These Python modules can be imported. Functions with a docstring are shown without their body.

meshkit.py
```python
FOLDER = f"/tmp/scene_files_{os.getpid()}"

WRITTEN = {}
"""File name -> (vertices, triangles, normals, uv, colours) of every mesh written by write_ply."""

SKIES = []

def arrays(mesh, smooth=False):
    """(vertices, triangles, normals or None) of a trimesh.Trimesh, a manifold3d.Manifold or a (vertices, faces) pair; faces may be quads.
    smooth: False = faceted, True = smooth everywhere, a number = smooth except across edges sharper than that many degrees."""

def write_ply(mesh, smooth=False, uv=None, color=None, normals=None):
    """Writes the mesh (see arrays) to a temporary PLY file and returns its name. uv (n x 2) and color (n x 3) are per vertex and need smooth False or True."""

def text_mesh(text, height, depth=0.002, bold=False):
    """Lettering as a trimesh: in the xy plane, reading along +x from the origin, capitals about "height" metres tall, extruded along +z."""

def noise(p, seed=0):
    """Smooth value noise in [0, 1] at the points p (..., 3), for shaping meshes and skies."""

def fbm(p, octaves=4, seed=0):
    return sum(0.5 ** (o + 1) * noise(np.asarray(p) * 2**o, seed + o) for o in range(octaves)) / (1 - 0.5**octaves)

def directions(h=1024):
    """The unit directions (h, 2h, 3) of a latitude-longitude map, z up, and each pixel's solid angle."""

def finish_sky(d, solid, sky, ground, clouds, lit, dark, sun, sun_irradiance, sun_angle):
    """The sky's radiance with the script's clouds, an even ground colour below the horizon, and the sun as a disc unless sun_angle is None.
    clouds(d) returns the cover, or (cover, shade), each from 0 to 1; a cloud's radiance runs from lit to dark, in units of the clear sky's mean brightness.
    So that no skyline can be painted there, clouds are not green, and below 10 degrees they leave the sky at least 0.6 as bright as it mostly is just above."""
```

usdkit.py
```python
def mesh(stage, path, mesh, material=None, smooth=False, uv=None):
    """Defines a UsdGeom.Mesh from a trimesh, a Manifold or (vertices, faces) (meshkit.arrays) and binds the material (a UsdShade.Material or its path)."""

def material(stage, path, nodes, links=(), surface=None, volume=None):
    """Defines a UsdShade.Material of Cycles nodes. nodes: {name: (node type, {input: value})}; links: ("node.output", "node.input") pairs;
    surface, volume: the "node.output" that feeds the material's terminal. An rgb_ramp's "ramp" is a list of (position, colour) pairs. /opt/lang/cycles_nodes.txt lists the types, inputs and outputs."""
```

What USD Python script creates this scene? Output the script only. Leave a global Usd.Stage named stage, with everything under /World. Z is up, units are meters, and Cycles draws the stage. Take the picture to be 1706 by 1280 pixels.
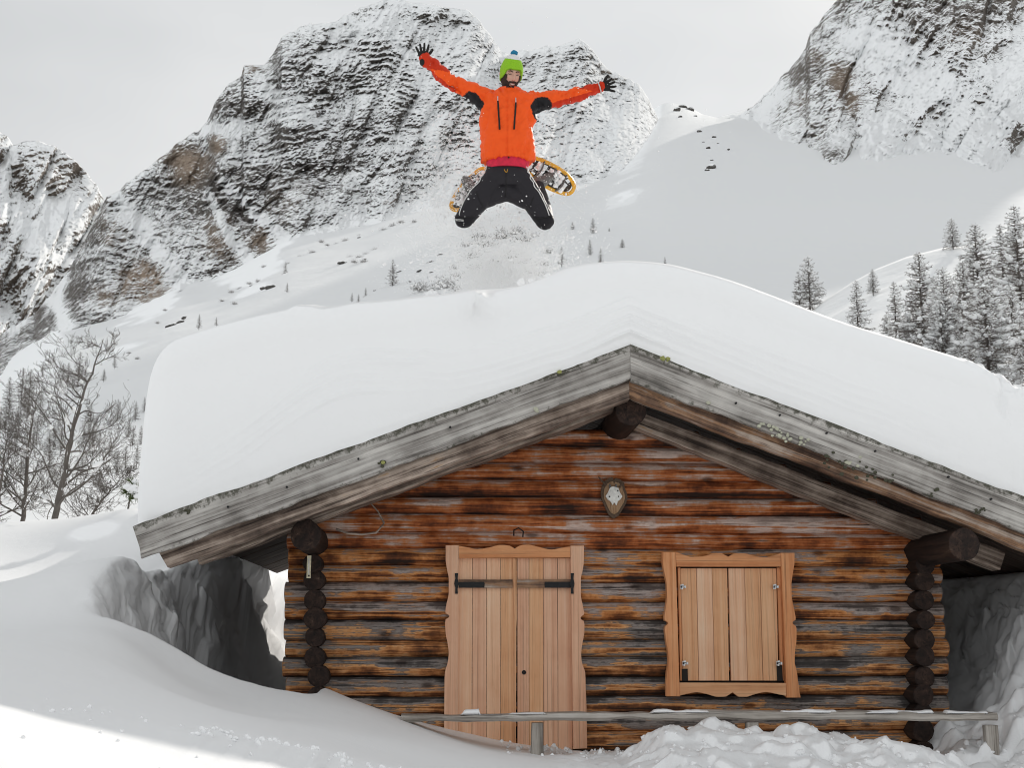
import math
import numpy as np
import trimesh
import manifold3d as m3d
from scipy.interpolate import RBFInterpolator
from scipy.ndimage import gaussian_filter1d
import usdkit
import meshkit
from pxr import Usd, UsdGeom, UsdLux, UsdShade, Gf, Sdf, Vt

stage = Usd.Stage.CreateInMemory()
UsdGeom.SetStageUpAxis(stage, UsdGeom.Tokens.z)
UsdGeom.SetStageMetersPerUnit(stage, 1.0)
UsdGeom.Xform.Define(stage, '/World')
UsdGeom.Scope.Define(stage, '/World/Looks')

# ---------------------------------------------------------------- camera, sky, sun, exposure
FPX = 2200.0                                        # focal length in pixels of a 1706 wide picture
YAW, PITCH = math.radians(3.4), math.atan(420 / 2200.0)
CAM = np.array([-1.42, -10.5, 0.91])
FWD = np.array([math.sin(YAW) * math.cos(PITCH), math.cos(YAW) * math.cos(PITCH), math.sin(PITCH)])
RIGHT = np.array([math.cos(YAW), -math.sin(YAW), 0.0])
UP = np.cross(RIGHT, FWD)
cam = UsdGeom.Camera.Define(stage, '/World/camera')
cam.CreateHorizontalApertureAttr(36.0)
cam.CreateVerticalApertureAttr(36.0 * 769 / 1024)
cam.CreateFocalLengthAttr(36.0 * FPX / 1706)
cam.CreateClippingRangeAttr(Gf.Vec2f(0.1, 20000))
cam.CreateExposureAttr(0.27)
cm = np.eye(4)
cm[0, :3], cm[1, :3], cm[2, :3], cm[3, :3] = RIGHT, UP, -FWD, CAM
cam.AddTransformOp().Set(Gf.Matrix4d(*cm.ravel().tolist()))

SUN_AZ, SUN_EL = math.radians(31), math.radians(30)
SUN = np.array([math.sin(SUN_AZ) * math.cos(SUN_EL), math.cos(SUN_AZ) * math.cos(SUN_EL), math.sin(SUN_EL)])
sun = UsdLux.DistantLight.Define(stage, '/World/sun')
sun.CreateIntensityAttr(0.58)
sun.CreateAngleAttr(0.7)
sun.CreateColorAttr(Gf.Vec3f(1.0, 0.95, 0.88))
sun.GetPrim().CreateAttribute('inputs:normalize', Sdf.ValueTypeNames.Bool).Set(True)
sz = SUN; sx = np.cross([0, 0, 1], sz); sx /= np.linalg.norm(sx); sy = np.cross(sz, sx)
sm = np.eye(4); sm[0, :3], sm[1, :3], sm[2, :3] = sx, sy, sz
sun.AddTransformOp().Set(Gf.Matrix4d(*sm.ravel().tolist()))

SKY_STRENGTH = 0.1
sky_mat = usdkit.material(stage, '/World/Looks/overcast_sky', {
    'sky': ('sky_texture', {'sky_type': 'single_scattering', 'sun_disc': False, 'sun_elevation': SUN_EL, 'sun_rotation': SUN_AZ}),
    'tc': ('texture_coordinate', {}),
    'map': ('mapping', {'scale': (1.0, 1.0, 2.2)}),
    'n': ('noise_texture', {'scale': 1.7, 'detail': 5.0, 'roughness': 0.5}),
    'ramp': ('rgb_ramp', {'ramp': [(0.3, (5.7, 5.85, 5.9)), (0.52, (6.6, 6.7, 6.7)), (0.72, (7.8, 7.8, 7.7))]}),
    'nrm': ('vector_math', {'math_type': 'dot_product', 'vector2': tuple(SUN)}), 'glow': ('map_range', {'from_min': 0.6, 'from_max': 0.98, 'to_min': 0.78, 'to_max': 0.97, 'clamp': True}),
    'tone': ('vector_math', {'math_type': 'scale'}),
    'mix': ('mix', {'fac': 0.93}),
    'bg': ('background_shader', {'strength': SKY_STRENGTH})},
    [('tc.generated', 'map.vector'), ('map.vector', 'n.vector'), ('n.fac', 'ramp.fac'), ('sky.color', 'mix.color1'), ('tc.generated', 'nrm.vector1'), ('nrm.value', 'glow.value'), ('ramp.color', 'tone.vector1'), ('glow.result', 'tone.scale'), ('tone.vector', 'mix.color2'),
     ('mix.color', 'bg.color')], surface='bg.background')
dome = UsdLux.DomeLight.Define(stage, '/World/sky')
UsdShade.MaterialBindingAPI.Apply(dome.GetPrim()).Bind(sky_mat)
dome.GetPrim().SetCustomDataByKey('kind', 'structure')

# ---------------------------------------------------------------- helpers
def unit(v):
    v = np.asarray(v, float)
    return v / np.linalg.norm(v, axis=-1, keepdims=True)

def rays(px, py):
    px, py = np.broadcast_arrays(np.asarray(px, float), np.asarray(py, float))
    return FWD + ((px - 853) / FPX)[..., None] * RIGHT + ((640 - py) / FPX)[..., None] * UP

def at(px, py, Y):
    """The point of the upright plane y = Y that is seen at a pixel of the 1706 x 1280 photograph."""
    d = rays(px, py)
    return CAM + d * ((Y - CAM[1]) / d[..., 1])[..., None]

def at_r(px, py, r):
    """The point at horizontal distance r from the camera."""
    d = rays(px, py)
    return CAM + d * (np.asarray(r, float) / np.hypot(d[..., 0], d[..., 1]))[..., None]

def smooth(a, b, x):
    t = np.clip((np.asarray(x, float) - a) / (b - a), 0, 1)
    return t * t * (3 - 2 * t)

def fbm2(x, y, octaves=4, seed=0):
    return meshkit.fbm(np.stack(np.broadcast_arrays(x, y, np.zeros(1)), -1), octaves, seed) - 0.5

USED = {}
def path_for(name, parent):
    base = '/World' if parent is None else str(parent.GetPath())
    n = USED.get((base, name), 0)
    USED[(base, name)] = n + 1
    return f'{base}/{name}' if n == 0 else f'{base}/{name}_{n:03d}'

def tag(prim, label=None, category=None, group=None, kind=None):
    for k, v in (('label', label), ('category', category), ('group', group), ('kind', kind)):
        if v:
            prim.SetCustomDataByKey(k, v)
    return prim

def thing(name, label, category, group=None, loc=None, kind=None):
    x = UsdGeom.Xform.Define(stage, path_for(name, None))
    if loc is not None:
        x.AddTranslateOp().Set(Gf.Vec3d(*map(float, loc)))
    return tag(x.GetPrim(), label, category, group, kind)

def obj(name, mesh, mat, parent=None, smooth=False, matrix=None, attrs=None):
    m = usdkit.mesh(stage, path_for(name, parent), mesh, mat, smooth=smooth)
    if matrix is not None:
        m.AddTransformOp().Set(Gf.Matrix4d(*np.asarray(matrix).T.ravel().tolist()))
    for k, v in (attrs or {}).items():
        UsdGeom.PrimvarsAPI(m).CreatePrimvar(k, Sdf.ValueTypeNames.FloatArray, 'vertex').Set(Vt.FloatArray.FromNumpy(np.asarray(v, np.float32)))
    return m.GetPrim()

def copy_of(proto, name, label, category, group, loc, rotz=0.0, scale=1.0):
    x = UsdGeom.Xform.Define(stage, path_for(name, None))
    x.GetPrim().GetReferences().AddInternalReference(proto)
    x.GetPrim().SetInstanceable(True)
    x.ClearXformOpOrder()
    x.AddTranslateOp().Set(Gf.Vec3d(*map(float, loc)))
    x.AddRotateZOp().Set(float(rotz))
    s = scale if np.ndim(scale) else (scale,) * 3
    x.AddScaleOp().Set(Gf.Vec3f(*map(float, s)))
    return tag(x.GetPrim(), label, category, group)

def grid_faces(nr, nc, flip=False):
    i = np.arange(nr * nc).reshape(nr, nc)
    q = np.stack([i[:-1, :-1], i[:-1, 1:], i[1:, 1:], i[1:, :-1]], -1).reshape(-1, 4)
    f = np.vstack([q[:, [0, 1, 2]], q[:, [0, 2, 3]]])
    return f[:, ::-1] if flip else f

def frame_of(p0, p1, up=(0, 0, 1)):
    """A 4x4 matrix whose x axis runs from p0 to p1 and whose z axis is as near to up as can be."""
    x = unit(np.asarray(p1, float) - p0)
    y = unit(np.cross(up, x)); z = np.cross(x, y)
    m = np.eye(4); m[:3, 0], m[:3, 1], m[:3, 2], m[:3, 3] = x, y, z, p0
    return m

_shift = np.random.default_rng(5)
def piece(name, mesh, M, mat, parent=None, smooth=False, attrs=None):
    """A wooden piece modelled along its own x axis; its grain is shifted so that no two pieces look the same."""
    v, f = np.array(mesh[0] if isinstance(mesh, tuple) else mesh.vertices, float), (mesh[1] if isinstance(mesh, tuple) else mesh.faces)
    s = _shift.uniform(-40, 40, 3)
    T = np.eye(4); T[:3, 3] = -s
    return obj(name, (v + s, f), mat, parent, smooth, M @ T, attrs)

def loft(rings, caps=True, close=True):
    """rings: (n, k, 3) points; a skin over them with fan caps."""
    rings = np.asarray(rings, float); n, k = rings.shape[:2]
    v = rings.reshape(-1, 3); i = np.arange(n * k).reshape(n, k)
    j = np.roll(i, -1, 1)
    a, b, c, d = i[:-1], j[:-1], j[1:], i[1:]
    if not close: a, b, c, d = a[:, :-1], b[:, :-1], c[:, :-1], d[:, :-1]
    f = [np.stack([a, b, c], -1).reshape(-1, 3), np.stack([a, c, d], -1).reshape(-1, 3)]
    if caps:
        v = np.vstack([v, rings[0].mean(0), rings[-1].mean(0)])
        f += [np.stack([j[0], i[0], np.full(k, n * k)], -1), np.stack([i[-1], j[-1], np.full(k, n * k + 1)], -1)]
    return v, np.vstack(f)

def tube(pts, radii, k=6, caps=True):
    pts = np.asarray(pts, float); radii = np.broadcast_to(np.asarray(radii, float), len(pts))
    t = unit(np.gradient(pts, axis=0) if len(pts) > 2 else np.repeat(pts[1:] - pts[:-1], 2, 0))
    up = np.array([0, 0, 1.0]) if abs(t[:, 2]).mean() < 0.8 else np.array([0, 1.0, 0])
    a = unit(np.cross(t, up)); b = np.cross(t, a)
    th = np.linspace(0, 2 * np.pi, k, endpoint=False)
    rings = pts[:, None] + radii[:, None, None] * (np.cos(th)[None, :, None] * a[:, None] + np.sin(th)[None, :, None] * b[:, None])
    v, f = loft(rings, caps)
    return v, f[:, ::-1]

class Bag:
    """Collects shapes of one part."""
    def __init__(self): self.v, self.f, self.n = [], [], 0
    def add(self, mesh):
        v, f = (mesh if isinstance(mesh, tuple) else (mesh.vertices, mesh.faces))
        self.v.append(np.asarray(v, float)); self.f.append(np.asarray(f) + self.n); self.n += len(v)
        return self
    def mesh(self): return np.vstack(self.v), np.vstack(self.f)

# ---------------------------------------------------------------- materials
def mat(name, nodes, links, surface='p.BSDF', volume=None):
    return usdkit.material(stage, '/World/Looks/' + name, nodes, links, surface, volume)

def plain(name, color, rough=0.6, **kw):
    """A material whose colour varies slightly with fine noise."""
    c = np.array(color)
    return mat(name, {'tc': ('texture_coordinate', {}), 'n': ('noise_texture', {'scale': kw.pop('scale', 30.0), 'detail': 4.0}),
                      'r': ('rgb_ramp', {'ramp': [(0.3, tuple(c * 0.8)), (0.7, tuple(np.minimum(c * 1.15, 1)))]}),
                      'b': ('bump', {'strength': kw.pop('bump', 0.15), 'distance': 0.01}),
                      'p': ('principled_bsdf', {'roughness': rough, **kw})},
               [('tc.object', 'n.vector'), ('n.fac', 'r.fac'), ('r.color', 'p.base_color'), ('n.fac', 'b.height'), ('b.normal', 'p.normal')])

SNOW = mat('snow', {'g': ('geometry', {}), 'n': ('noise_texture', {'scale': 9.0, 'detail': 6.0, 'roughness': 0.6}),
                    'n2': ('noise_texture', {'scale': 120.0, 'detail': 2.0}), 'm': ('math', {'math_type': 'multiply_add', 'value2': 0.25}),
                    'b': ('bump', {'strength': 0.22, 'distance': 0.02}),
                    'p': ('principled_bsdf', {'base_color': (0.925, 0.93, 0.935), 'roughness': 0.75, 'specular_ior_level': 0.25})},
           [('g.position', 'n.vector'), ('g.position', 'n2.vector'), ('n2.fac', 'm.value1'), ('n.fac', 'm.value3'), ('m.value', 'b.height'), ('b.normal', 'p.normal')])
FAR_SNOW = mat('far_snow', {'g': ('geometry', {}), 'n': ('noise_texture', {'scale': 0.12, 'detail': 8.0, 'roughness': 0.6}),
                            'b': ('bump', {'strength': 0.35, 'distance': 1.2}),
                            'p': ('principled_bsdf', {'base_color': (0.925, 0.935, 0.94), 'roughness': 0.85, 'specular_ior_level': 0.2})},
               [('g.position', 'n.vector'), ('n.fac', 'b.height'), ('b.normal', 'p.normal')])

def rock_snow(name, scale, rot):
    return mat(name, {
        'g': ('geometry', {}), 'sep': ('separate_xyz', {}),
        'rock': ('attribute', {'attribute': 'rock'}), 'tan': ('attribute', {'attribute': 'tan'}),
        'map': ('mapping', {'rotation': rot, 'scale': (scale * 0.75, scale * 0.75, scale * 1.6)}),
        'n': ('noise_texture', {'scale': 1.0, 'detail': 9.0, 'roughness': 0.68}),
        'n2': ('noise_texture', {'scale': scale * 0.35, 'detail': 6.0, 'roughness': 0.6}),
        'n3': ('noise_texture', {'scale': 4.0, 'detail': 5.0, 'roughness': 0.75}),
        # how much snow holds here: flat ledges keep it, steep faces shed it
        'a': ('math', {'math_type': 'multiply_add', 'value2': 1.15, 'value3': 0.0}),
        'b1': ('math', {'math_type': 'multiply_add', 'value2': 3.6}),
        'b2': ('math', {'math_type': 'multiply_add', 'value2': -1.45}),
        'b3': ('math', {'math_type': 'multiply_add', 'value2': 2.9}),
        'hold': ('map_range', {'range_type': 'smoothstep', 'from_min': 2.76, 'from_max': 2.84, 'clamp': True}),
        'dark': ('rgb_ramp', {'ramp': [(0.3, (0.025, 0.024, 0.024)), (0.48, (0.065, 0.062, 0.060)), (0.66, (0.20, 0.19, 0.18))]}),
        'brown': ('rgb_ramp', {'ramp': [(0.3, (0.10, 0.072, 0.052)), (0.5, (0.30, 0.225, 0.165)), (0.68, (0.46, 0.375, 0.29))]}),
        'rockc': ('mix', {}), 'tt': ('math', {'math_type': 'multiply', 'use_clamp': True}),
        'col': ('mix', {'color2': (0.92, 0.93, 0.935)}),
        'bump': ('bump', {'strength': 0.6, 'distance': 2.0}),
        'p': ('principled_bsdf', {'roughness': 0.9, 'specular_ior_level': 0.15})},
        [('g.normal', 'sep.vector'), ('g.position', 'map.vector'), ('map.vector', 'n.vector'), ('g.position', 'n2.vector'), ('map.vector', 'n3.vector'),
         ('sep.z', 'a.value1'), ('n.fac', 'b1.value1'), ('a.value', 'b1.value3'), ('rock.fac', 'b2.value1'), ('b1.value', 'b2.value3'),
         ('n3.fac', 'b3.value1'), ('b2.value', 'b3.value3'), ('b3.value', 'hold.value'),
         ('n3.fac', 'dark.fac'), ('n3.fac', 'brown.fac'), ('tan.fac', 'rockc.fac'), ('dark.color', 'rockc.color1'), ('brown.color', 'rockc.color2'),
         ('hold.result', 'col.fac'), ('rockc.color', 'col.color1'), ('col.color', 'p.base_color'), ('n.fac', 'bump.height'), ('bump.normal', 'p.normal')])

# ---------------------------------------------------------------- mountains
def curve(points):
    p = np.array(points, float)
    return lambda x: np.interp(x, p[:, 0], p[:, 1])

def near_polyline(px, py, pts, width):
    """1 on a polyline of the picture falling to 0 at its width."""
    best = np.full(px.shape, 1e9)
    for (x0, y0), (x1, y1) in zip(pts[:-1], pts[1:]):
        dx, dy = x1 - x0, y1 - y0
        t = np.clip(((px - x0) * dx + (py - y0) * dy) / (dx * dx + dy * dy), 0, 1)
        best = np.minimum(best, np.hypot(px - x0 - t * dx, py - y0 - t * dy))
    return np.exp(-(best / width) ** 2)

def massif(name, label, pxs, sky, base, r0, r1, nt, rough, rock, tan, material, seed, jag=5.0, relief=(70, 30, 9), strata=(0.12, 13.0)):
    px = np.asarray(pxs, float)[None, :] + np.zeros((nt, 1))
    t = np.linspace(0, 1, nt)[:, None]
    b, s = base(px[0]), sky(px[0]) + jag * (fbm2(px[0] / 14, px[0] * 0, 4, seed) * 2)
    s = np.minimum(s, b - 4)
    py = b + (s - b) * t
    q, w = px / 100, py / 100
    warp = 60 * fbm2(q * 0.7, w * 0.9, 4, seed + 1) + 14 * fbm2(q * 3, w * 3, 3, seed + 21)
    big = fbm2(q * 1.1 + 0.3 * w, w * 0.7, 3, seed + 2)
    gully = np.abs(fbm2(q * 2.2 + 0.9 * w + 0.5 * big, w * 0.8 + 3, 4, seed + 3))
    crag = 0
    for k, L in enumerate((70, 38, 20, 11, 6)):
        u, v = (px + 0.35 * warp) / L, (py * 1.35 + strata[0] * px + 0.5 * warp) / L
        crag = crag + L * 0.25 * (1 - np.abs(2 * meshkit.noise(np.stack([u, v, 0 * u + k * 7.3], -1), seed + 40 + k) - 1)) * (0.5 + 1.0 * meshkit.noise(np.stack([px / 60, py / 60, 0 * px + k], -1), seed + 60))
    st = (py + strata[0] * px + warp) / (strata[1] * (1 + 0.0 * px))
    where = smooth(0.42, 0.62, meshkit.fbm(np.stack([q * 2.5, w * 3.5, 0 * px + q * 0], -1), 3, seed + 5))
    step = np.abs((st + 0.5 * fbm2(q * 9, w * 9, 3, seed + 5)) % 1 - 0.3) * where
    small = fbm2(q * 30, w * 42, 4, seed + 6)
    edge = smooth(0, 0.12, t) * (0.35 + 0.65 * smooth(0, 0.1, 1 - t))
    amp = rough(px, py)
    r = r0(px) + (r1(px) - r0(px)) * t ** 0.85 + edge * amp * (relief[0] * big * 2 - relief[1] * 5 * np.minimum(gully, 0.15) + 0.62 * crag + relief[2] * 1.7 * step + relief[2] * 1.5 * small)
    P = at_r(px, py, r)
    ridge, back = P[-1], []
    out = unit(np.stack([ridge[:, 0] - CAM[0], ridge[:, 1] - CAM[1], 0 * ridge[:, 0]], -1))
    for d, dz in ((25, -12), (90, -80), (260, -280), (600, -720)):
        back.append(ridge + out * d + np.array([0, 0, dz]) + fbm2(px[0] / 30, px[0] * 0 + d, 3, seed + 9)[:, None] * np.array([0, 0, d * 0.2]))
    P = np.concatenate([P, np.array(back)], 0)
    n = len(back)
    rk = np.concatenate([rock(px, py), np.repeat(rock(px, py)[-1:], n, 0)], 0)
    tn = np.concatenate([tan(px, py), np.zeros((n, px.shape[1]))], 0)
    o = obj(name, (P.reshape(-1, 3), grid_faces(nt + n, px.shape[1])), material, None, True, attrs={'rock': rk.ravel(), 'tan': tn.ravel()})
    return tag(o, label, 'mountain', kind='structure')

ROCK_MAIN = rock_snow('snowy_rock', 0.11, (0.12, 0.1, 0.0))
ROCK_RIGHT = rock_snow('snowy_rock_steep', 0.085, (0.1, 0.5, 0.3))
ROCK_FAR = rock_snow('snowy_rock_far', 0.07, (0.0, 0.08, 0.0))

main_base = curve([(-300, 760), (-100, 690), (0, 616), (60, 578), (105, 548), (160, 540), (250, 502), (300, 470), (340, 468), (400, 440), (455, 405), (480, 395), (580, 380), (690, 352), (760, 335), (860, 318), (960, 312), (1040, 314), (1090, 328), (1125, 345)])
main_sky = curve([(-300, 735), (-100, 660), (-20, 590), (0, 560), (60, 520), (100, 470), (130, 425), (160, 365), (178, 325), (200, 318), (222, 294), (245, 279), (270, 262), (300, 234), (330, 218), (345, 200), (358, 172), (370, 152), (382, 138), (402, 128), (406, 110), (440, 106), (452, 92), (470, 62), (500, 44), (520, 38), (560, 33), (600, 12), (640, 0), (700, 5), (740, 10), (780, 18), (800, 36), (820, 62), (836, 84), (850, 92), (870, 82), (900, 80), (935, 74), (965, 64), (985, 80), (1010, 112), (1035, 124), (1065, 140), (1080, 162), (1095, 195), (1104, 240), (1112, 300), (1125, 338)])
right_base = curve([(1215, 205), (1240, 200), (1260, 225), (1300, 240), (1330, 265), (1370, 290), (1400, 295), (1440, 262), (1500, 262), (1560, 255), (1600, 252), (1640, 285), (1706, 262), (1900, 270), (2300, 300)])
R_STEPS = np.array([17, 60, 150, 300, 480, 650, 900, 1300, 1750.0])
def slope_py(px):
    """Heights in the picture of the snow slope at the distances R_STEPS."""
    left = np.stack([0 * px + 1175, 0 * px + 960, np.interp(px, [-400, 0, 240, 400, 850, 1090], [890, 850, 800, 760, 660, 620]),
                     np.interp(px, [-400, 0, 240, 400, 850, 1090], [830, 740, 680, 640, 520, 500]),
                     np.interp(px, [-400, 0, 240, 400, 850, 1090], [790, 672, 585, 545, 440, 430]),
                     0.5 * np.interp(px, [-400, 0, 240, 400, 850, 1090], [790, 672, 585, 545, 440, 430]) + 0.5 * main_base(px),
                     main_base(px), main_base(px) - 20, main_base(px) - 30], 0)
    right = np.stack([0 * px + 1175, 0 * px + 960, 0 * px + 720, 0 * px + 560, 0 * px + 440, 0 * px + 328, 0 * px + 255, 0 * px + 205,
                      np.interp(px, [1060, 1095, 1120, 1145, 1170, 1195, 1215, 1250, 1400], [172, 169, 171, 176, 190, 196, 190, 180, 190])], 0)
    k = smooth(960, 1120, px)
    return left * (1 - k) + right * k
def main_r0(px):
    x = np.asarray(px, float)[0]; c = slope_py(x)
    return gaussian_filter1d(np.array([np.interp(-(main_base(p) + 10), -c[:, i], R_STEPS) for i, p in enumerate(x)]), 12)[None, :] - 12
def right_r0(px):
    c = slope_py(np.atleast_1d(np.asarray(px, float)[0]))
    return np.array([np.interp(-(right_base(p) + 30), -c[:, i], R_STEPS) for i, p in enumerate(np.asarray(px)[0])])[None, :] - 12
def main_rock(px, py):
    r = 0.46 + 0.20 * smooth(760, 420, px) - 0.16 * smooth(720, 860, px)
    r += 0.30 * np.exp(-((px - 380) / 130) ** 2 - ((py - 330) / 90) ** 2)
    r += 0.16 * np.exp(-((px - 620) / 130) ** 2 - ((py - 260) / 80) ** 2)
    r += 0.30 * near_polyline(px, py, [(0, 600), (60, 555), (120, 500)], 38) + 0.14 * smooth(260, 140, px)
    r -= 0.16 * smooth(80, 20, py) + 0.2 * np.exp(-((px - 975) / 80) ** 2 - ((py - 215) / 60) ** 2)
    for line, w, k in (([(345, 320), (385, 400), (440, 462)], 8, .7), ([(200, 335), (235, 385), (300, 468)], 11, 1.0), ([(372, 300), (420, 350), (470, 395)], 9, .8), ([(440, 150), (475, 170), (530, 205)], 9, .6),
                       ([(560, 60), (640, 42), (700, 120), (720, 230), (760, 330)], 12, .6), ([(345, 215), (420, 200), (480, 190)], 12, .5), ([(100, 470), (90, 500), (110, 545)], 14, .7), ([(20, 540), (50, 500), (70, 470)], 14, .7), ([(740, 60), (800, 120), (860, 230)], 20, .4)):
        r -= k * 1.45 * near_polyline(px, py, line, w)
    return r + .30 * fbm2(px / 55, py / 22, 3, 91) * 2 + .42 * smooth(.3, .8, main_tan(px, py))
def main_tan(px, py):
    t = 0.12 + 0 * px
    for x, y, a, b, k in ((235, 470, 50, 45, 1.0), (190, 380, 30, 40, .5), (310, 275, 40, 35, .9), (365, 240, 20, 25, .8), (365, 400, 40, 40, .7), (430, 400, 30, 25, .6), (420, 112, 25, 14, .6), (175, 500, 30, 25, .6), (645, 335, 14, 12, .7), (1010, 120, 20, 20, .5), (480, 330, 60, 60, .25)):
        t = np.maximum(t, k * np.exp(-((px - x) / a) ** 2 - ((py - y) / b) ** 2))
    return np.clip(t + 0.5 * fbm2(px / 20, py / 20, 3, 77) * (t > 0.2), 0, 1)
massif('mountain', 'broad rocky mountain dusted with snow behind the jumping man', np.arange(-220, 1126, 1.7), main_sky, lambda x: main_base(x) + 14, main_r0, lambda x: 1340 + 0.12 * x, 400, lambda px, py: 1.0 + 0 * px, main_rock, main_tan, ROCK_MAIN, 11)

right_sky = curve([(1215, 195), (1240, 187), (1248, 180), (1270, 162), (1298, 132), (1320, 108), (1342, 84), (1350, 52), (1365, 38), (1385, 8), (1400, -8), (1450, -50), (1520, -85), (1600, -100), (1706, -95), (1780, -40), (1870, 60), (2000, 160), (2300, 230)])
def right_rock(px, py):
    r = 0.60 + 0.14 * smooth(1500, 1300, px) + 0.15 * smooth(60, 0, py)
    r += 0.28 * near_polyline(px, py, [(1350, 110), (1410, 160), (1380, 250)], 45) + 0.3 * np.exp(-((px - 1600) / 90) ** 2 - ((py - 40) / 40) ** 2)
    for line, w, k in (([(1440, 75), (1500, 110), (1560, 150)], 26, .9), ([(1470, 60), (1440, 90)], 20, .6), ([(1560, 150), (1600, 230), (1500, 250)], 30, .5), ([(1620, 250), (1660, 190), (1706, 110), (1800, 40)], 24, 1.0), ([(1300, 150), (1270, 190)], 16, .6), ([(1400, 230), (1440, 250), (1470, 200)], 18, .5), ([(1610, 290), (1680, 190), (1706, 180)], 16, 1.0)):
        r -= k * near_polyline(px, py, line, w)
    r += .30 * fbm2(px / 40 + py / 60, py / 30, 3, 92) * 2 + .35 * smooth(.3, .7, right_tan(px, py))
    r += 0.35 * near_polyline(px, py, [(1622, 265), (1660, 245), (1700, 220)], 12)
    r -= 0.6 * smooth(30, 0, right_base(px) - py + 16 * fbm2(px / 9, py / 9, 3, 5))
    return r
def right_tan(px, py):
    t = 0.2 + 0 * px
    for x, y, a, b, k in ((1400, 130, 30, 45, .7), (1360, 95, 20, 25, .5), (1420, 170, 25, 30, .7), (1330, 170, 25, 25, .5), (1610, 60, 60, 30, .4)):
        t = np.maximum(t, k * np.exp(-((px - x) / a) ** 2 - ((py - y) / b) ** 2))
    return t
massif('mountain', 'steep snowy rock peak at the upper right cut off by the frame', np.arange(1216, 2200, 2.0), right_sky, lambda x: right_base(x) + 40, right_r0, lambda x: 1480 + 0 * x, 230, lambda px, py: 0.9 + 0 * px, right_rock, right_tan, ROCK_RIGHT, 31, 7.0, (60, 40, 9), (-0.5, 17.0))

far_sky = curve([(-300, 330), (-120, 180), (-40, 190), (0, 216), (10, 226), (22, 244), (40, 238), (66, 235), (96, 245), (120, 266), (146, 290), (163, 311), (172, 330), (185, 360), (230, 430), (300, 500)])
def far_rock(px, py):
    r = 0.56 + 0.1 * fbm2(px / 40, py / 40, 2, 4)
    for line, w, k in (([(20, 240), (8, 300), (0, 350)], 9, .9), ([(60, 310), (95, 360), (60, 420)], 15, .7), ([(0, 340), (40, 380), (70, 420), (50, 500)], 14, .6), ([(70, 245), (110, 262)], 8, .5), ([(100, 340), (130, 370), (100, 430)], 18, .8)):
        r -= k * near_polyline(px, py, line, w)
    return r
massif('mountain', 'distant pair of snowy peaks at the left edge', np.arange(-260, 300, 2.0), far_sky, lambda x: 640 - 0.1 * x, lambda x: 1650 + 0 * x, lambda x: 2150 + 0 * x, 210, lambda px, py: 1.15 + 0 * px, far_rock, lambda px, py: 0.3 + 0 * px, ROCK_FAR, 51, 6.0, (80, 40, 8), (0.2, 14.0))

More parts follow.
